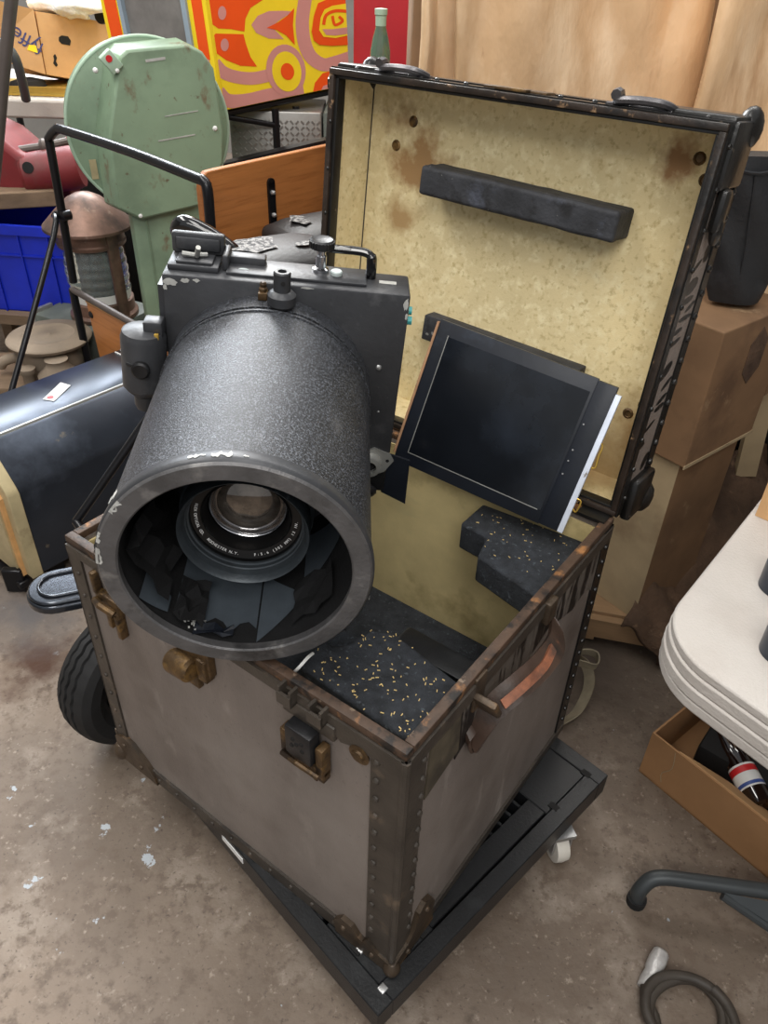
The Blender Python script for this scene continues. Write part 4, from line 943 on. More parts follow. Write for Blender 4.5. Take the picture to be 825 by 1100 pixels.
# wheel: axis along the trunk's front direction
ax = Vector((math.cos(RZ), math.sin(RZ), 0)) ; 
b = MB(); wr = .155; hw = .046
prof = [(wr-.062, -hw*.6), (wr-.045, -hw*.95), (wr-.022, -hw), (wr-.007, -hw*.82), (wr-.001, -hw*.5)]
gr = [(wr-.001, -hw*.5), (wr-.005, -hw*.46), (wr-.005, -hw*.40), (wr, -hw*.36), (wr+.001, -hw*.12), (wr-.005, -hw*.08), (wr-.005, hw*.0), (wr+.001, hw*.04), (wr, hw*.28), (wr-.005, hw*.32), (wr-.005, hw*.38), (wr-.001, hw*.44)]
prof = prof + gr + [(wr-.007, hw*.82), (wr-.022, hw), (wr-.045, hw*.95), (wr-.062, hw*.6)]
b.lathe(prof, wc, ax, 192, cap=False)
for v in b.bm.verts:
    d_ = v.co - wc; a_ = d_.dot(ax); 
    if abs(a_) < hw*.6:
        rd = d_-ax*a_; ang = math.atan2(rd.z, rd.dot(Vector((-ax.y, ax.x, 0)))); v.co += ax*.0016*math.sin(ang*32)
whl = b.build('tyre', 'rubber', cart, smooth=25)
b = MB(); b.lathe([(wr-.060, -hw*.55), (wr-.068, -hw*.5), (wr-.072, 0), (.03, .005), (.03, .035), (.012, .04), (.0005, .04)], wc, ax, 40, cap=False)
b.lathe([(wr-.060, hw*.6), (wr-.068, hw*.62), (wr-.072, 0)], wc, ax, 40, cap=False)
b.build('wheel_rim', 'black', whl)
b = MB(); b.lathe([(.018, .035), (.018, .055), (.012, .06), (.0005, .06)], wc, ax, 20, cap=False); b.build('hub_cap', 'nylon', whl)
# oval fender plate
fc = at_z(102, 618, .345)
fx = Vector((.80, -.60, 0)) ; fx = Vector((math.cos(R(20)), math.sin(R(20)), 0)); fy = Vector((-fx.y, fx.x, 0))
FM = Matrix(((fx.x, fy.x, 0, fc.x), (fx.y, fy.y, 0, fc.y), (0, 0, 1, .335), (0, 0, 0, 1)))
def oval(hl, hwid, n=14): 
    o = []
    for k in range(n+1): a = R(90+180*k/n); o.append((-hl+hwid*math.cos(a), hwid*math.sin(a)))
    for k in range(n+1): a = R(-90+180*k/n); o.append((hl+hwid*math.cos(a), hwid*math.sin(a)))
    return o
b = MB(); b.M = FM
b.slab(oval(.075, .056), -.022, -.004); b.slab(oval(.075, .052), -.004, .004); fd_ = b.build('fender', 'fender', cart, bevel=.006, seg=3)
b = MB(); b.M = FM; b.tube([(x, y, .006) for x, y in oval(.072, .034)], .0035, 8, closed=True); b.build('fender_bead', 'fender', fd_, smooth=60)
# glossy bent tube by the end board
b = MB(); b.tube([at_z(203, 249, .86)+Vector((0, .0, 0)), at_z(194, 252, .87), at_z(192, 244, .89), at_z(200, 240, .90), at_z(225, 252, .88), at_z(250, 270, .85), at_z(262, 280, .82)], .017, 14, 5); b.build('bent_grip', 'glossblack', cart, smooth=60)
# cushions
def cushion(name, label, c, sx, sy, sz, rz, scs):
    th_ = thing(name, label, 'cushion', (c[0], c[1], c[2]), rz, 'black vinyl cushions on the cart')
    b = MB(); b.box((0, 0, sz/2), (sx, sy, sz)); bmesh.ops.subdivide_edges(b.bm, edges=b.bm.edges[:], cuts=4, use_grid_fill=True)
    for v in b.bm.verts:
        f = (1-abs(v.co.x/(sx/2))**4)*(1-abs(v.co.y/(sy/2))**4); 
        if v.co.z > sz*.9: v.co.z += .02*f
    b.build('pad', 'vinyl', th_, bevel=.02, seg=4, smooth=70)
    b = MB()
    for (x0, x1, y0, y1, sd) in scs:
        rs = random.Random(sd); n = 14; vs = []
        for k in range(n):
            a = 2*PI*k/n; r = rs.uniform(.7, 1.1); vs.append(b.v(((x0+x1)/2+(x1-x0)/2*r*math.cos(a), (y0+y1)/2+(y1-y0)/2*r*math.sin(a), sz+.0225)))
        b.face(vs)
    b.build('worn_patch', 'scuff', th_, smooth=0)['label'] = 'scuffed pale worn patch'
    return th_
c1 = at_z(290, 277, .83); c2 = at_z(334, 246, .82)
cushion('seat_cushion', 'scuffed black vinyl cushion directly behind the camera body', (c1.x, c1.y, .648), .30, .20, .19, R(35), [(-.10, .03, -.04, .06, 1), (.04, .10, -.05, -.02, 2)])
cushion('seat_cushion', 'black vinyl cushion against the end board left of the lid', (c2.x+.03, c2.y+.05, .648), .26, .19, .165, R(35), [(-.09, -.04, -.03, .05, 3)])

# ------------------------------------------------------------------ black metal case
cd1 = Vector((.636, .772, 0)); cn1 = Vector((.772, -.636, 0))
case = thing('metal_case', 'long black sheet metal case with cream end and red dot sticker at the left edge', 'case', (0, 0, 0))
def cs_(l, nn, z): return cd1*l + cn1*nn + Vector((0, 0, z))
prf = [(-1.295, .05), (-1.295, .295), (-1.302, .31), (-1.375, .40), (-1.39, .407), (-1.57, .407), (-1.60, .39), (-1.68, .30), (-1.68, .05)]
b = MB(); b.prism(prf, lambda a, z: cs_(.19, a, z), lambda a, z: cs_(.70, a, z)); b.build('shell', 'caseblack', case, bevel=.004)
b = MB(); b.prism([(-1.382, .402), (-1.385, .409), (-1.390, .409), (-1.392, .404)], lambda a, z: cs_(.185, a, z), lambda a, z: cs_(.705, a, z)); b.build('ridge_highlight', 'alu', case)  # bright strip stands in for the highlight along the fold
b = MB()
for l in (.672, .69): b.prism([(-1.40, .406), (-1.40, .4095), (-1.565, .4095), (-1.565, .406)], lambda a, z: cs_(l, a, z), lambda a, z: cs_(l+.004, a, z))
b.build('end_strips', 'white', case)
prf2 = [(a*1.0+(.004 if a > -1.4 else -.004), z+(.004 if z > .06 else 0)) for a, z in prf]
b = MB(); b.prism(prf2, lambda a, z: cs_(.165, a, z), lambda a, z: cs_(.195, a, z)); b.build('end_band', 'cream', case, bevel=.002)['label'] = 'cream painted end band'
b = MB(); b.prism([(-1.32, .05), (-1.32, .285), (-1.39, .375), (-1.58, .375), (-1.66, .29), (-1.66, .05)], lambda a, z: cs_(.155, a, z), lambda a, z: cs_(.166, a, z)); o = b.build('end_plate', 'woodedge', case)
b = MB(); b.prism([(-1.33, .055), (-1.33, .28), (-1.40, .365), (-1.57, .365), (-1.65, .285), (-1.65, .055)], lambda a, z: cs_(.150, a, z), lambda a, z: cs_(.156, a, z)); b.build('end_panel', 'cream', o, smooth=0)
b = MB(); b.box((0, 0, 0), (.05, .02, .07)); b.bm.transform(Matrix.Translation(cs_(.14, -1.34, .038)))
b.box(cs_(.15, -1.38, .03), (.14, .03, .02), Matrix.Rotation(R(-39), 3, 'Z')); b.build('foot_bracket', 'black', case, bevel=.004)
b = MB(); b.box(cs_(.6, -1.5, .027), (.04, .34, .054), Matrix.Rotation(R(50), 3, 'Z')); b.box(cs_(.25, -1.5, .027), (.04, .34, .054), Matrix.Rotation(R(50), 3, 'Z')); b.build('foot_bracket', 'black', case)
# sticker
s0, s1, s2, s3 = [at_z(x, y, .4085) for x, y in ((46, 429), (65, 411), (76, 414), (58, 431))]
b = MB(); b.pslab([s0, s1, s2, s3], (0, 0, .0006)); st = b.build('sticker', 'white', case, smooth=0)
b = MB(); c = at_z(54, 427, .409); b.lathe([(.0085, 0), (.0085, .0004)], c+Vector((0, 0, .0003)), (0, 0, 1), 16)
b.build('red_dot', 'redp', st)
b = MB()
for (x, y) in ((63, 421), (66, 417), (69, 414)):
    c = at_z(x, y, .4092); b.box(c, (.016, .0012, .0003), Matrix.Rotation(R(20), 3, 'Z'))
b.build('printed_lines', 'navy', st, smooth=0)
# ------------------------------------------------------------------ round lidded pot and lumps on a low plank stand
pc = at_z(52, 358, .36)
stand = thing('workbench', 'low dusty bench carrying the round cast iron pot', 'bench', (pc.x, pc.y+.05, 0), R(5))
b = MB(); b.bx(-.30, .13, -.16, .10, .20, .23, .004); b.build('bench_top', 'benchwood', stand)
for x in (-.27, .10):
    for y in (-.13, .07): 
        b = MB(); b.bx(x-.015, x+.015, y-.015, y+.015, 0, .20); b.build('leg', 'benchwood', stand)
b = MB(); pot = thing('round_iron_pot', 'dusty round cast iron pot with flat ringed lid at the left behind the black case', 'pot', (pc.x, pc.y, .23))
b.lathe([(.075, 0), (.085, .01), (.095, .05), (.09, .08), (.08, .095)], (0, 0, 0), (0, 0, 1), 40); b.tube([(-.09, 0, .05), (-.14, -.03, .05), (-.16, -.03, .03)], .016, 10, 4); b.build('bowl', 'stone', pot, smooth=50)
b = MB(); b.lathe([(.0005, .130), (.006, .1305), (.008, .128), (.070, .126), (.074, .129), (.078, .130), (.082, .127), (.122, .125), (.127, .119), (.124, .110), (.10, .098), (.08, .095)], (0, 0, 0), (0, 0, 1), 56, cap=False); b.build('lid', 'stone', pot, smooth=50)
b = MB(); b.lathe([(.05, 0), (.062, .02), (.062, .05), (.035, .075), (.03, .09), (.034, .098), (.0005, .1)], (0, 0, 0), (0, 0, 1), 30); 
l1 = at_z(88, 398, .28); o = b.build('iron_fitting', 'stone', None, smooth=50); o.location = (pc.x+.055, pc.y-.115, .232); tag(o, 'rounded dusty iron casting just below the round pot', 'casting')
b = MB(); b.lathe([(.018, 0), (.018, .05), (.024, .055), (.024, .07), (.0005, .072)], (0, 0, 0), (0, 0, 1), 24)
o = b.build('iron_fitting', 'stone', None, smooth=50); o.location = (pc.x-.035, pc.y-.125, .232); tag(o, 'small iron stud with round cap in front of the round pot', 'casting')

# ------------------------------------------------------------------ ship's lantern
lc = at_y(112, 330, 1.93); lz = lc.z-.02
gb = thing('metal_box', 'grey green metal box under the copper lantern', 'box', (lc.x-.03, lc.y+.02, 0), R(-28))
b = MB(); b.bx(-.16, .14, -.13, .13, 0, lz, .004); b.build('box_body', 'tealbox', gb)
b = MB(); b.bx(-.163, -.15, -.133, -.05, lz-.11, lz+.012, .002); b.build('corner_plate', 'alu', gb)
LS = .86
lt = thing('ships_lantern', 'old copper ship lantern with ribbed clear lens below the green machine', 'lantern', (lc.x, lc.y, lz+.001), R(-20))
b = MB(); b.lathe([(.125, 0), (.125, .012), (.115, .02), (.115, .055), (.105, .06)], (0, 0, 0), (0, 0, 1), 40); b.build('base', 'copper', lt)
b = MB(); prof = []
for k in range(25):
    z = .062+.17*k/24; r = .098+.012*math.sin(PI*k/24) + (.003 if k % 4 in (0, 1) else 0); prof.append((r, z))
b.lathe(prof, (0, 0, 0), (0, 0, 1), 48, cap=False); ln = b.build('ribbed_lens', 'clear', lt, smooth=50)
b = MB(); b.lathe([(.045, .06), (.045, .22)], (0, .0, 0), (0, 0, 1), 24); b.build('burner', 'hasp', lt)
b = MB(); b.lathe([(.107, .06), (.109, .075), (.112, .09)], (0, 0, 0), (0, 0, 1), 40, cap=False); b.build('white_band', 'white', lt)
for a in (-15, 165, 75):
    b = MB(); b.box((.116*math.cos(R(a)), .116*math.sin(R(a)), .14), (.012, .045, .28), Matrix.Rotation(R(a), 3, 'Z'), .002); b.build('upright_strip', 'copper', lt)
b = MB(); b.lathe([(.112, .232), (.120, .235), (.122, .245), (.118, .25), (.118, .285), (.158, .287), (.157, .295), (.11, .335), (.06, .372), (.03, .385), (.0005, .39)], (0, 0, 0), (0, 0, 1), 48); b.build('hood', 'copper', lt)
for c_ in [lt]: c_.scale = (LS, LS, .98)
# ------------------------------------------------------------------ green machine
gy = 1.86; gc = at_y(158, 134, gy)
gm = thing('green_machine', 'tall green painted machine with round drum and rectangular cover, small red dot on its corner', 'machine', (gc.x, gc.y, 0), R(25))
b = MB(); zc = gc.z; 
b.lathe([(.213, 0), (.219, .004), (.219, .012), (.213, .016), (.213, .085), (.10, .10)], (0, -.05, zc), (0, 1, 0), 72)
b.build('round_drum', 'green', gm, smooth=35)
b = MB(); b.tube([(.217*math.cos(2*PI*k/64), -.046, zc+.217*math.sin(2*PI*k/64)) for k in range(64)], .005, 8, closed=True); b.build('drum_edge', 'greenlight', gm, smooth=60)
def gl(px, py, y):   # photo point on the plane local y of the machine
    M_ = gm_M; n = (M_.to_3x3() @ Vector((0, 1, 0))); return M_.inverted() @ at_p(px, py, M_ @ Vector((0, y, 0)), n)
gm_M = Matrix.Translation((gc.x, gc.y, 0)) @ Matrix.Rotation(R(25), 4, 'Z')
f_ = -.15
out = [gl(x, y, f_) for x, y in ((128, 62), (137, 54), (202, 48), (218, 56), (230, 74), (234, 100), (240, 140), (240, 175), (215, 221), (152, 236), (127, 224), (117, 150))]
sh = Vector((-.018, 0, 0))
b = MB(); bk = []
A1 = [b.v(p) for p in out]; cen = sum(out, Vector())/len(out)
B1 = [b.v(Vector((cen.x+(p.x-cen.x)*1.06-.012, -.05, cen.z+(p.z-cen.z)*1.04))) for p in out]
b.face(A1); b.face(B1[::-1])
for i in range(len(out)): b.face([A1[i], B1[i], B1[(i+1) % len(out)], A1[(i+1) % len(out)]])
b.build('front_cover', 'green', gm, bevel=.006, smooth=20)
z0 = gl(150, 236, f_).z; xl = gl(143, 240, f_+.03).x; xr = gl(214, 222, f_+.03).x
b = MB(); b.bx(xl, xr, f_+.03, -.05, .0, z0+.03, .004); b.bx(xl+.035, xl+.039, f_+.026, f_+.03, .05, z0-.01); b.build('pedestal', 'green', gm)
b = MB(); b.box(gl(119, 66, f_+.004), (.034, .03, .046), Matrix.Rotation(R(-38), 3, 'Y'), .003); k_ = b.build('corner_block', 'greenlight', gm)
b = MB(); b.lathe([(.008, 0), (.008, .0012)], gl(117, 63, f_-.0115), (0, -1, 0), 16); b.build('red_dot', 'redp', k_)
b = MB()
for (x, y) in ((103, 76), (126, 76)): b.lathe([(.006, 0), (.006, .010), (.003, .013)], gl(x, y, f_+.0), (-.3, -1, .3), 12)
b.lathe([(.007, 0), (.003, .006)], gl(231, 138, f_), (0, -1, 0), 10); b.lathe([(.006, 0), (.003, .005)], gl(151, 232, f_), (0, -1, 0), 10); b.build('bolt', 'white', gm)
b = MB(); p = gl(101, 182, -.052); b.box((p.x+.0, -.052, p.z), (.018, .002, .05)); b.build('masking_tape', 'cream', gm, smooth=0)
b = MB()
for (x, y, w_, h_) in ((167, 64, .05, .006), (190, 148, .10, .003), (195, 122, .09, .002)):
    p = gl(x, y, f_-.0008); b.box(p, (w_, .001, h_), Matrix.Rotation(R(-6), 3, 'Y'))
b.build('scratch_marks', 'chip', gm, smooth=0)
# ------------------------------------------------------------------ blue crate
b = MB(); bcp = at_y(0, 246, 2.0); bx0 = bcp.x-.25; bx1 = at_y(73, 240, 2.0).x; zt = .60; zb = .31
cr = thing('plastic_crate', 'blue plastic crate under the red machine at the left edge', 'crate', (bx1, 2.0, 0), R(-6))
b.bx(-.45, -.02, 0, .004, zb, zt); b.bx(-.45, 0, -.01, .006, zt-.03, zt); b.bx(-.45, -.02, .28, .284, zb, zt); b.bx(-.024, -.02, 0, .284, zb, zt); b.bx(-.45, -.446, 0, .284, zb, zt); b.bx(-.45, -.02, 0, .284, zb, zb+.004)
for x in (-.38, -.28, -.18, -.08): b.bx(x, x+.004, -.008, 0, zb, zt-.03)
b.bx(-.45, -.02, -.006, 0, zt-.10, zt-.095)
b.bx(-.44, -.03, .0, .28, 0.0, zb-.001) if False else None
b.build('crate_body', 'blue', cr, smooth=0)
b = MB(); b.bx(-.5, .02, -.04, .34, zb-.035, zb-.001); 
s_ = thing('low_shelf', 'low dark shelf holding the blue crate', 'shelf', (bx1, 2.0, 0), R(-6)); b.build('shelf_board', 'benchwood', s_)
for x in (-.48, -.0):
    for y in (-.02, .30):
        b = MB(); b.bx(x-.02, x+.02, y-.02, y+.02, 0, zb-.035); b.build('leg', 'benchwood', s_)
# bench holding red machine
rb = thing('wooden_bench', 'worn wooden bench plank carrying the red machine at the left edge', 'bench', (0, 0, 0))
w0 = at_y(0, 232, 1.98); w1 = at_y(62, 214, 2.1); bz = w0.z-.0
b = MB(); p0 = Vector((w0.x-.3, w0.y-.03, bz)); p1 = Vector((w1.x, w1.y, bz)); n_ = Vector((-(p1-p0).y, (p1-p0).x, 0)).normalized()
b.pslab([p0, p1, p1+n_*.40, p0+n_*.40], (0, 0, .05)); b.build('plank', 'benchwood', rb, bevel=.004)
b = MB()
for p in (p0, p0+n_*.36, p1+n_*.36): b.box((p.x+.02, p.y+.03, bz/2), (.03, .03, bz))
b.build('leg', 'benchwood', rb)
# ------------------------------------------------------------------ red machine
rm = thing('red_machine', 'faded red cast machine with round boss lying on the wooden bench', 'machine', (0, 0, 0))
def rz_(px, py, y=2.12): return at_y(px, py, y)
b = MB(); b.pslab([rz_(-30, 218), rz_(45, 205), rz_(58, 195), rz_(62, 180), rz_(40, 170), rz_(22, 168), rz_(-2, 148), rz_(-30, 135)], (0, .22, 0)); b.build('housing', 'red', rm, bevel=.02, seg=3)
b = MB(); c = rz_(48, 187); b.lathe([(.06, -.10), (.066, -.09), (.066, .06), (.06, .08)], c+Vector((.02, .05, .0)), (1, .15, .15), 28); b.build('barrel', 'red', rm)
b = MB(); c = rz_(30, 180, 2.10); b.lathe([(.017, 0), (.017, .003)], c, (.2, -1, .2), 16); b.build('oil_hole', 'dark', rm)
b = MB(); b.tube([rz_(10, 163, 2.16), rz_(50, 157, 2.2), rz_(72, 152, 2.24)], .013, 10); b.lathe([(.02, -.01), (.024, 0), (.02, .012)], rz_(47, 157, 2.19), (1, .2, .1), 16); b.build('shaft', 'post', rm)
b = MB(); b.pslab([rz_(56, 155, 2.3), rz_(75, 150, 2.3), rz_(76, 215, 2.3), rz_(52, 210, 2.3)], (0, .12, 0)); b.build('bracket', 'red', rm, bevel=.01)
# ------------------------------------------------------------------ white table with tray and cartons
ty = 2.55; tz = at_y(40, 104, ty).z
wt = thing('white_table', 'white folding table with rounded corner at the upper left behind the red machine', 'table', (0, 0, 0))
v0 = at_z(3, 105, tz); v1 = at_z(78, 98, tz)
b = MB(); b.slab([(x+v0.x-.28, y+v0.y-.02) for x, y in rrect(0, .75, 0, .7, .07, 8)], tz-.06, tz); b.build('tabletop', 'tabletop', wt, bevel=.008)
for x in (-.2, .36):
    for y in (.08, .58): 
        b = MB(); b.tube([(v0.x+x, v0.y+y, tz-.058), (v0.x+x, v0.y+y, 0)], .014, 10); b.build('leg', 'legsteel', wt)
tr = thing('brass_tray', 'shallow brass coloured tray under the tilted cartons', 'tray', (0, 0, 0))
b = MB(); y0 = at_z(4, 106, tz).y+.06
b.bx(v0.x-.25, v0.x+.37, y0, y0+.30, tz+.001, tz+.012, .002); b.bx(v0.x-.25, v0.x+.37, y0, y0+.01, tz+.012, tz+.03); b.build('tray_body', 'brass', tr)
b = MB(); p = at_z(24, 93, tz+.02); b.lathe([(.07, 0), (.06, .02), (.02, .03)], (p.x, y0+.12, tz+.012), (0, 0, 1), 24, sy=.6); b.build('dark_contents', 'dark', tr)
b = MB(); b.tube([(v0.x+.37+.05*math.cos(2*PI*k/30), y0+.2+.06*math.sin(2*PI*k/30), tz+.02) for k in range(30)], .006, 8, closed=True); o = b.build('wire_ring', 'hasp', None, smooth=60); tag(o, 'small dark metal ring on the tray edge beside the green drum', 'ring')
# cartons
cy = y0+.11
fb = thing('banana_carton', 'tilted cardboard carton printed with blue lettering and yellow mark', 'box', (0, 0, 0))
ca = at_y(49, 80, cy+.02); cb_ = at_y(4, 66, cy-.05+.02); ct1 = at_y(36, 10, cy+.04); ct0 = at_y(-4, 0, cy-.03)
fn = (ca-cb_).cross(ct1-ca).normalized(); 
if fn.y > 0: fn = -fn
b = MB(); b.pslab([cb_+(cb_-ca)*.5, ca, ct1, ct0+(ct0-ct1)*.5], fn*-.20); b.build('carton_body', 'carton', fb, smooth=0)
ux = (ca-cb_).normalized(); uz = (ct1-ca).normalized(); uz = (uz-ux*uz.dot(ux)).normalized()
def lettering(txt, c, size, col, par, nm, rot=0):
    mb = MB(); uxx = ux*math.cos(rot)+uz*math.sin(rot); uzz = uz*math.cos(rot)-ux*math.sin(rot)
    text_mesh(mb, txt, size, Matrix(((uxx.x, uzz.x, fn.x, c.x), (uxx.y, uzz.y, fn.y, c.y), (uxx.z, uzz.z, fn.z, c.z), (0, 0, 0, 1))), .0008); return mb.build(nm, col, par, smooth=0)
lettering('fyffes', at_p(26, 41, ca, fn)+fn*.001, .062, 'navy', fb, 'printed_lettering', R(180-16))
b = MB(); c = at_p(34, 55, ca, fn); b.pslab([c+ux*-.015+fn*.001, c+ux*.02+fn*.001, c+ux*.012+uz*.022+fn*.001, c+ux*-.01+uz*.018+fn*.001], fn*.0008); b.build('yellow_print', 'yellow', fb, smooth=0)
c2b = thing('cardboard_carton', 'plain cardboard carton with hand hole right of the lettered carton', 'box', (0, 0, 0))
d0 = at_y(50, 80, cy+.03); d1 = at_y(118, 92, cy+.20); d2 = at_y(122, 25, cy+.22); d3 = at_y(38, 12, cy+.05)
gn2 = (d1-d0).cross(d3-d0).normalized(); 
if gn2.y > 0: gn2 = -gn2
d2 = at_p(122, 25, d0, gn2)
b = MB(); b.pslab([d0, d1, d2, d3], gn2*-.22); b.build('carton_body', 'carton', c2b, smooth=0)
def hole(mb, pts): mb.pslab([at_p(x, y, d0, gn2)+gn2*.001 for x, y in pts], gn2*.0006)
b = MB(); hole(b, [(63, 40), (66, 38), (73, 39), (76, 44), (75, 49), (66, 47), (63, 44)]); hole(b, [(57, 60), (59, 58), (61, 62), (60, 66), (62, 70), (60, 72), (57, 68), (58, 64)]); b.build('hand_hole', 'dark', c2b, smooth=0)
b = MB()
b.ball((0, 0, 0), .10, (1.5, .7, .32), 48)
for v in b.bm.verts: v.co += v.co.normalized()*(.03*noise.noise(v.co*16)+.016*noise.noise(v.co*45))
pp = at_y(72, 6, cy+.16); bgc = b.build('plastic_bag', 'bag', None, loc=(pp.x, pp.y, pp.z-.0), smooth=70); tag(bgc, 'crumpled white plastic bag in the top of the cartons', 'bag')
b = MB(); p = at_y(110, 16, cy+.2); b.lathe([(.03, 0), (.03, .01)], (p.x, p.y, p.z), (-.5, -1, .2), 20); o = b.build('rubber_disc', 'dark', None); tag(o, 'dark round disc beside the white bag', 'disc')
# dark post and chair tube at far left
b = MB(); p = [at_y(-2, 150, 1.75), at_y(3, 90, 1.75), at_y(9, 30, 1.75), at_y(14, -15, 1.75)]
pb = p[0]-(p[1]-p[0])*0; p4 = p[0]+(p[0]-p[3])*((p[0].z-.005)/(p[3].z-p[0].z)); b.tube([p4, p[0], p[1], p[2], p[3]], .0155, 12); o = b.build('metal_post', 'post', None, smooth=60); tag(o, 'thick dark metal post crossing the upper left corner', 'post')
b = MB(); b.tube([at_y(-5, 45, 2.35), at_y(7, 50, 2.35), at_y(17, 64, 2.35), at_y(24, 88, 2.37), at_y(28, 107, 2.4)], .015, 12, 4); 
o = b.build('bent_steel_tube', 'legsteel', None, smooth=60); tag(o, 'bent grey steel tube resting on the edge of the white table', 'tube')
# under-table clutter
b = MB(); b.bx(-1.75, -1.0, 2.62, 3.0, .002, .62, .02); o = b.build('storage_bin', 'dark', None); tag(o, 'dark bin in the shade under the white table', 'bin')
# ------------------------------------------------------------------ painted cabinet
zb_ = .955
PA_ = at_z(241, 119, zb_); PB_ = at_z(376, 91, zb_+.035)
pd = (PB_-PA_); PW = pd.length; pd.normalize(); pnn = Vector((pd.y, -pd.x, 0))
up = (Vector((0, 0, 1)) - pd*pd.z).normalized(); pnn = pd.cross(up).normalized()
pnn = -pnn if pnn.y > 0 else pnn
def pp_(px, py, off=0): return at_p(px, py, PA_, pnn)+pnn*off
cab = thing('painted_cabinet', 'yellow cabinet painted with bold orange and pink curved shapes', 'cabinet', (0, 0, 0))
ht = .42; dpt = .40
b = MB(); b.pslab([PA_, PA_+pd*PW, PA_+pd*PW+up*ht, PA_+up*ht], -pnn*dpt); b.build('cabinet_body', 'yellow', cab, bevel=.003)
layer = {'orange': [], 'pink': [], 'yellow': []}
def X(cx, cy_): return (180+cx/2.946, cy_/2.946)
def clip(p): return p
MBs = {}
order = [0]
# clip against the board outline, in board coordinates
def bc(px, py): d = at_p(px, py, PA_, pnn)-PA_; h = d.dot(up); return (d.dot(pd), h)
def clippoly(pl):
    def cut(pl, inside, inter):
        o = []
        for i in range(len(pl)):
            a, b_ = pl[i-1], pl[i]
            if inside(b_):
                if not inside(a): o.append(inter(a, b_))
                o.append(b_)
            elif inside(a): o.append(inter(a, b_))
        return o
    def lx(v): return lambda a, b_: (v, a[1]+(b_[1]-a[1])*(v-a[0])/(b_[0]-a[0]))
    def ly(v): return lambda a, b_: (a[0]+(b_[0]-a[0])*(v-a[1])/(b_[1]-a[1]), v)
    e_ = .002
    for ins_, it in ((lambda p: p[0] >= e_, lx(e_)), (lambda p: p[0] <= PW-e_, lx(PW-e_)), (lambda p: p[1] >= e_, ly(e_)), (lambda p: p[1] <= ht-e_, ly(ht-e_))):
        pl = cut(pl, ins_, it)
        if len(pl) < 3: return []
    return pl
cur = [None]; cnt = [0]
def paint(col, pts, lvl):
    pl = clippoly([bc(*X(*p)) for p in pts])
    if len(pl) < 3: return
    if cur[0] is None: cnt[0] += 1
    mb = MBs.setdefault((col, lvl, cnt[0]), MB())
    vs = [mb.v(PA_+pd*x+up*y+pnn*(.0006*lvl)) for x, y in pl]; f = mb.face(vs)
def stroke(col, pts, wd_, lvl):
    cnt[0] += 1; cur[0] = 1; P = spline([Vector((x, y, 0)) for x, y in pts], 6); Lf, Rt = [], []
    for i_, a in enumerate(P):
        t_ = (P[min(i_+1, len(P)-1)]-P[max(i_-1, 0)]).normalized(); n_ = Vector((-t_.y, t_.x, 0))*wd_/2
        Lf.append((a-n_)[:2]); Rt.append((a+n_)[:2])
    for i_ in range(len(P)-1): paint(col, [Lf[i_], Rt[i_], Rt[i_+1], Lf[i_+1]], lvl)
    cur[0] = None
def ell(col, cx, cy_, rx, ry, lvl, rot=0, n=28):
    paint(col, [(cx+rx*math.cos(t_)*math.cos(rot)-ry*math.sin(t_)*math.sin(rot), cy_+rx*math.cos(t_)*math.sin(rot)+ry*math.sin(t_)*math.cos(rot)) for t_ in [2*PI*k/n for k in range(n)]], lvl)
paint('orange', [(120, 30), (128, 8), (150, -60), (330, -60), (300, 0), (262, 25), (246, 60), (243, 100), (200, 92), (160, 90), (132, 70)], 1)
ell('pink', 172, 41, 13, 22, 2)
paint('orange', [(137, 122), (152, 106), (240, 108), (248, 140), (262, 180), (283, 211), (230, 208), (185, 190), (150, 165)], 1)
ell('pink', 180, 142, 13, 20, 2)
paint('pink', [(265, 78), (285, 50), (320, 35), (365, 34), (398, 36), (360, 60), (328, 84), (355, 110), (368, 124), (320, 122), (280, 104)], 1)
paint('orange', [(313, 88), (350, 70), (378, 50), (400, 25), (396, 80), (402, 142), (375, 112), (345, 95)], 2)
stroke('pink', [(445, -60), (433, 10), (426, 70), (432, 130), (452, 178), (490, 204), (530, 198), (600, 175)], 42, 1)
paint('orange', [(455, 100), (462, 50), (475, 10), (510, -5), (600, -30), (600, 140), (520, 145), (480, 142), (462, 128)], 3)
paint('yellow', [(478, 95), (483, 55), (495, 30), (520, 18), (600, 5), (600, 105), (530, 120), (492, 116)], 4)
paint('pink', [(488, 92), (520, 92), (600, 82), (600, 102), (530, 112), (500, 110)], 5)
stroke('orange', [(492, 78), (500, 48), (530, 34), (570, 36)], 10, 5); stroke('orange', [(520, 50), (528, 78), (552, 66), (540, 52)], 9, 5)
stroke('pink', [(148, 200), (175, 228), (215, 243), (270, 248), (330, 236)], 40, 1)
stroke('pink', [(160, 290), (190, 318), (250, 318), (330, 300), (430, 284)], 44, 1)
ell('pink', 374, 222, 62, 82, 2, -.15); ell('yellow', 376, 226, 46, 64, 3, -.15); ell('orange', 378, 226, 21, 27, 4, -.2)
paint('orange', [(458, 300), (466, 262), (490, 232), (540, 218), (600, 205), (600, 290)], 1); paint('pink', [(478, 300), (492, 272), (530, 258), (600, 245), (600, 300)], 2)
for (col, lvl, _c), mb in MBs.items():
    bmesh.ops.remove_doubles(mb.bm, verts=mb.bm.verts, dist=.00005); mb.build('painted_%s_shape' % col, col, cab, smooth=0)
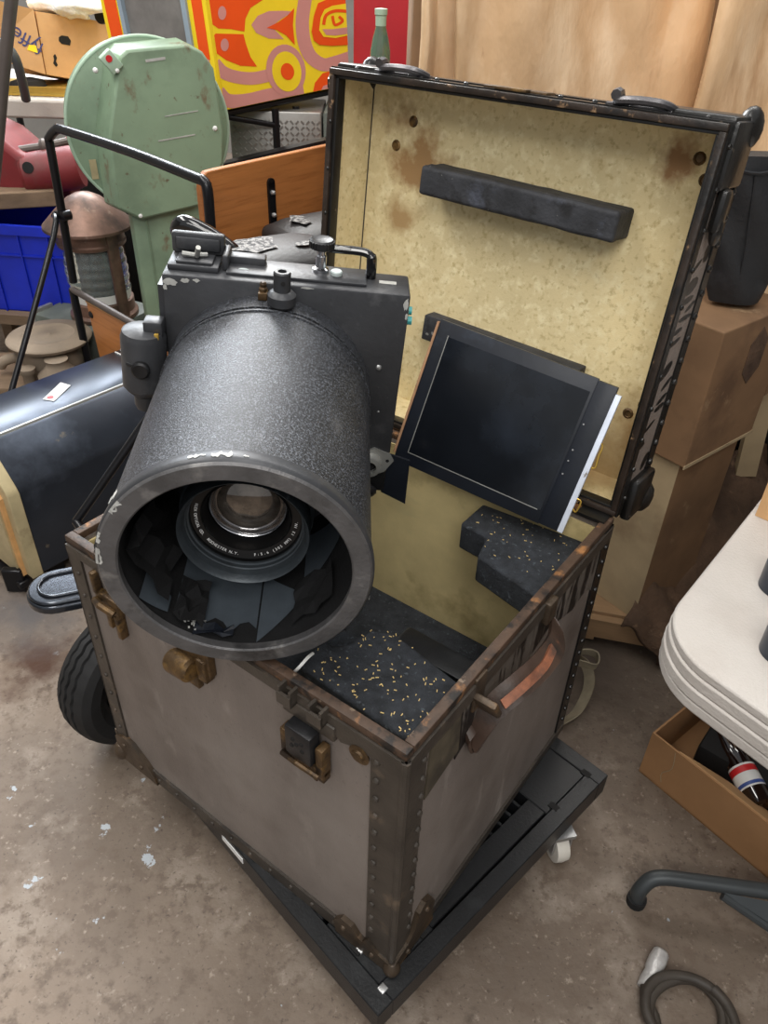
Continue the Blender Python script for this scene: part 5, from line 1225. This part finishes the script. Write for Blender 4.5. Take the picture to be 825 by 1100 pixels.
# left front of the cabinet: strips and plate, facing left-front
ld_ = (at_p(112, 5, PA_, Vector((0, 0, 1))) - PA_) if False else None
sd = Vector((-pd.y, pd.x, 0)); sd = Vector((-.86, .51, 0)).normalized(); 
S0 = PA_+up*0
def sp_(d0_, d1_, off, z0_, z1_, col, nm, th_=.01, par=cab):
    b = MB(); n_ = Vector((-sd.y, sd.x, 0)); n_ = n_ if n_.y < 0 else -n_
    a = S0+sd*d0_; c = S0+sd*d1_
    b.pslab([a+up*z0_, c+up*z0_, c+up*z1_, a+up*z1_], n_*off); return b.build(nm, col, par, smooth=0)
sp_(.0, .066, .012, 0, ht, 'yellow', 'side_strip'); sp_(.014, .05, .0135, .13, ht, 'orange', 'strip_orange_paint'); sp_(.017, .047, .0135, .0, .13, 'pink', 'strip_pink_paint')
sp_(.066, .084, .02, 0, ht, 'bluegrey', 'metal_frame'); gp = sp_(.084, .31, .006, 0, ht, 'gauge', 'gauge_plate'); sp_(.31, .325, .02, 0, ht, 'bluegrey', 'metal_frame')
sp_(.325, .40, .012, 0, ht, 'yellow', 'side_strip'); sp_(.338, .385, .0135, .16, ht, 'orange', 'strip_orange_paint'); sp_(.338, .385, .0135, 0, .16, 'pink', 'strip_pink_paint')
sn = Vector((-sd.y, sd.x, 0)); sn = sn if sn.y < 0 else -sn
for (px, py, r_, col) in ((187, 26, .018, 'redp'), (161, 26, .022, 'nylon')):
    c = at_p(px, py, S0+sn*.006, sn); b = MB(); b.lathe([(r_, 0), (r_, .006), (r_*.75, .008)], c, sn, 20); g_ = b.build('gauge_ring', 'bolt', gp); b = MB(); b.lathe([(r_*.72, .0), (r_*.6, .003), (.0005, .004)], c+sn*.007, sn, 18); b.build('gauge_face', col, gp)
c = at_p(160, 0, S0+sn*.006, sn); b = MB(); b.pslab([at_p(x, y, S0+sn*.006, sn) for x, y in ((128, -8), (181, 12), (184, -8), (140, -30))], sn*.003); lbp = b.build('paper_label', 'white', gp, smooth=0)
b = MB(); b.pslab([at_p(x, y, S0+sn*.0092, sn) for x, y in ((167, -10), (166, 3), (176, 6), (178, -10))], sn*.001); b.build('purple_print', 'blanket', lbp, smooth=0)
# red panel
r0_ = PA_+pd*(PW+.012); r1_ = at_z(480, 70, 1.02)
b = MB(); rp0 = at_y(376, 60, 2.45); rp1 = at_y(480, 60, 2.45)
b.bx(PB_.x+.01, rp1.x, PB_.y+.03, PB_.y+.06, .55, 1.5); o = b.build('red_board', 'redpanel', None, smooth=0); tag(o, 'plain red board standing right of the painted cabinet', 'board')
# supports
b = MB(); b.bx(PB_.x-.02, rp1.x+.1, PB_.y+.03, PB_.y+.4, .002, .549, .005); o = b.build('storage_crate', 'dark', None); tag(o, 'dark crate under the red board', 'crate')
# frame below the cabinet and diamond plate
fr = thing('steel_stand', 'black steel tube stand under the painted cabinet', 'stand', (0, 0, 0))
b = MB(); zt_ = zb_-.012
c00 = PA_-pnn*.02; c10 = PA_+pd*(PW)-pnn*.02; c01 = PA_-pnn*.36; c11 = PA_+pd*PW-pnn*.36
b.tube([c00+up*-.012, c10+up*-.012], .010, 8); b.tube([c01+up*-.012, c11+up*-.012], .010, 8); b.tube([c00+up*-.012, c01+up*-.012], .010, 8); b.tube([c10+up*-.012, c11+up*-.012], .010, 8)
b.build('top_rail', 'black', fr, smooth=60)
for k, c in enumerate((c00+pd*.19, c10-pd*.20, c01, c11)):
    b = MB(); b.tube([(c.x, c.y, zt_), (c.x, c.y, .0)], .011, 10); b.build('leg', 'black', fr, smooth=60)
b = MB(); q_ = c00+pd*.02; b.tube([(c00.x, c00.y, zt_-.005), (c00.x+pd.x*.2, c00.y+pd.y*.2, zt_-.05), (c10.x, c10.y, zt_-.09)], .008, 8); b.build('brace', 'black', fr, smooth=60)
dc = at_y(300, 150, PA_.y+.25)
dp = thing('tread_plate_case', 'grey diamond tread plate case in the shade under the painted cabinet', 'case', (0, 0, 0))
b = MB(); dy = PA_.y+.02
x0_ = at_y(240, 150, dy).x; x1_ = at_y(343, 150, dy).x; x2_ = at_y(372, 150, dy).x
ztop = .935
b.bx(x0_, x1_, dy+.12, dy+.36, .002, ztop, .006); bx_ = b.build('case_body', 'diamond', dp)
b = MB()
for i in range(26):
    for j in range(24):
        x = x0_+.012+i*.0165; z = ztop-.03-j*.0165
        if x < x1_-.01: b.box((x, dy+.12, z), (.013, .006, .005), Matrix.Rotation(R(45 if (i+j) % 2 else -45), 3, 'Y'))
tag(b.build('tread_pattern', 'diamond', dp, smooth=0), kind='stuff')
b = MB(); b.bx(x1_+.004, x2_+.06, dy+.12, dy+.36, .002, ztop, .006); o = b.build('grey_panel', 'tealbox', None); tag(o, 'plain dark grey cabinet right of the tread plate case', 'cabinet')
b = MB(); p0 = at_y(180, 178, 1.95); 
b.pslab([at_y(240, 176, 1.9), at_y(352, 150, 1.9), at_y(352, 160, 1.9), at_y(240, 188, 1.9)], (0, .05, 0)); o = b.build('shelf_bar', 'black', None); tag(o, 'black bar running behind the top edge of the orange end board', 'bar')
# green bottle on top of something behind the lid
btp = at_y(408, 80, 1.55); zbt = btp.z
cr2 = thing('side_shelf', 'narrow dark shelf behind the left end of the lid', 'shelf', (0, 0, 0))
b = MB(); b.bx(btp.x-.12, btp.x+.05, 1.5, 1.62, zbt-.025, zbt-.005, .002); b.build('shelf_board', 'black', cr2)
for x in (-.11, .03):
    b = MB(); b.bx(btp.x+x-.01, btp.x+x+.01, 1.55, 1.57, 0, zbt-.025); b.build('leg', 'black', cr2)
bo = thing('glass_bottle', 'pale green glass bottle standing behind the top left corner of the lid', 'bottle', (btp.x, 1.55, zbt-.004)); bo.scale = (1.1, 1.1, 1.15)
b = MB(); b.lathe([(.020, 0), (.021, .004), (.021, .045), (.017, .065), (.011, .085), (.010, .105), (.0125, .107), (.0125, .115), (.010, .116)], (0, 0, 0), (0, 0, 1), 28); b.build('glass', 'greenglass', bo)
b = MB(); b.lathe([(.0112, .088), (.0115, .105), (.0132, .107), (.0132, .1165), (.0005, .118)], (0, 0, 0), (0, 0, 1), 20, cap=False); b.build('foil_neck', 'greenlight', bo)
# floor stain
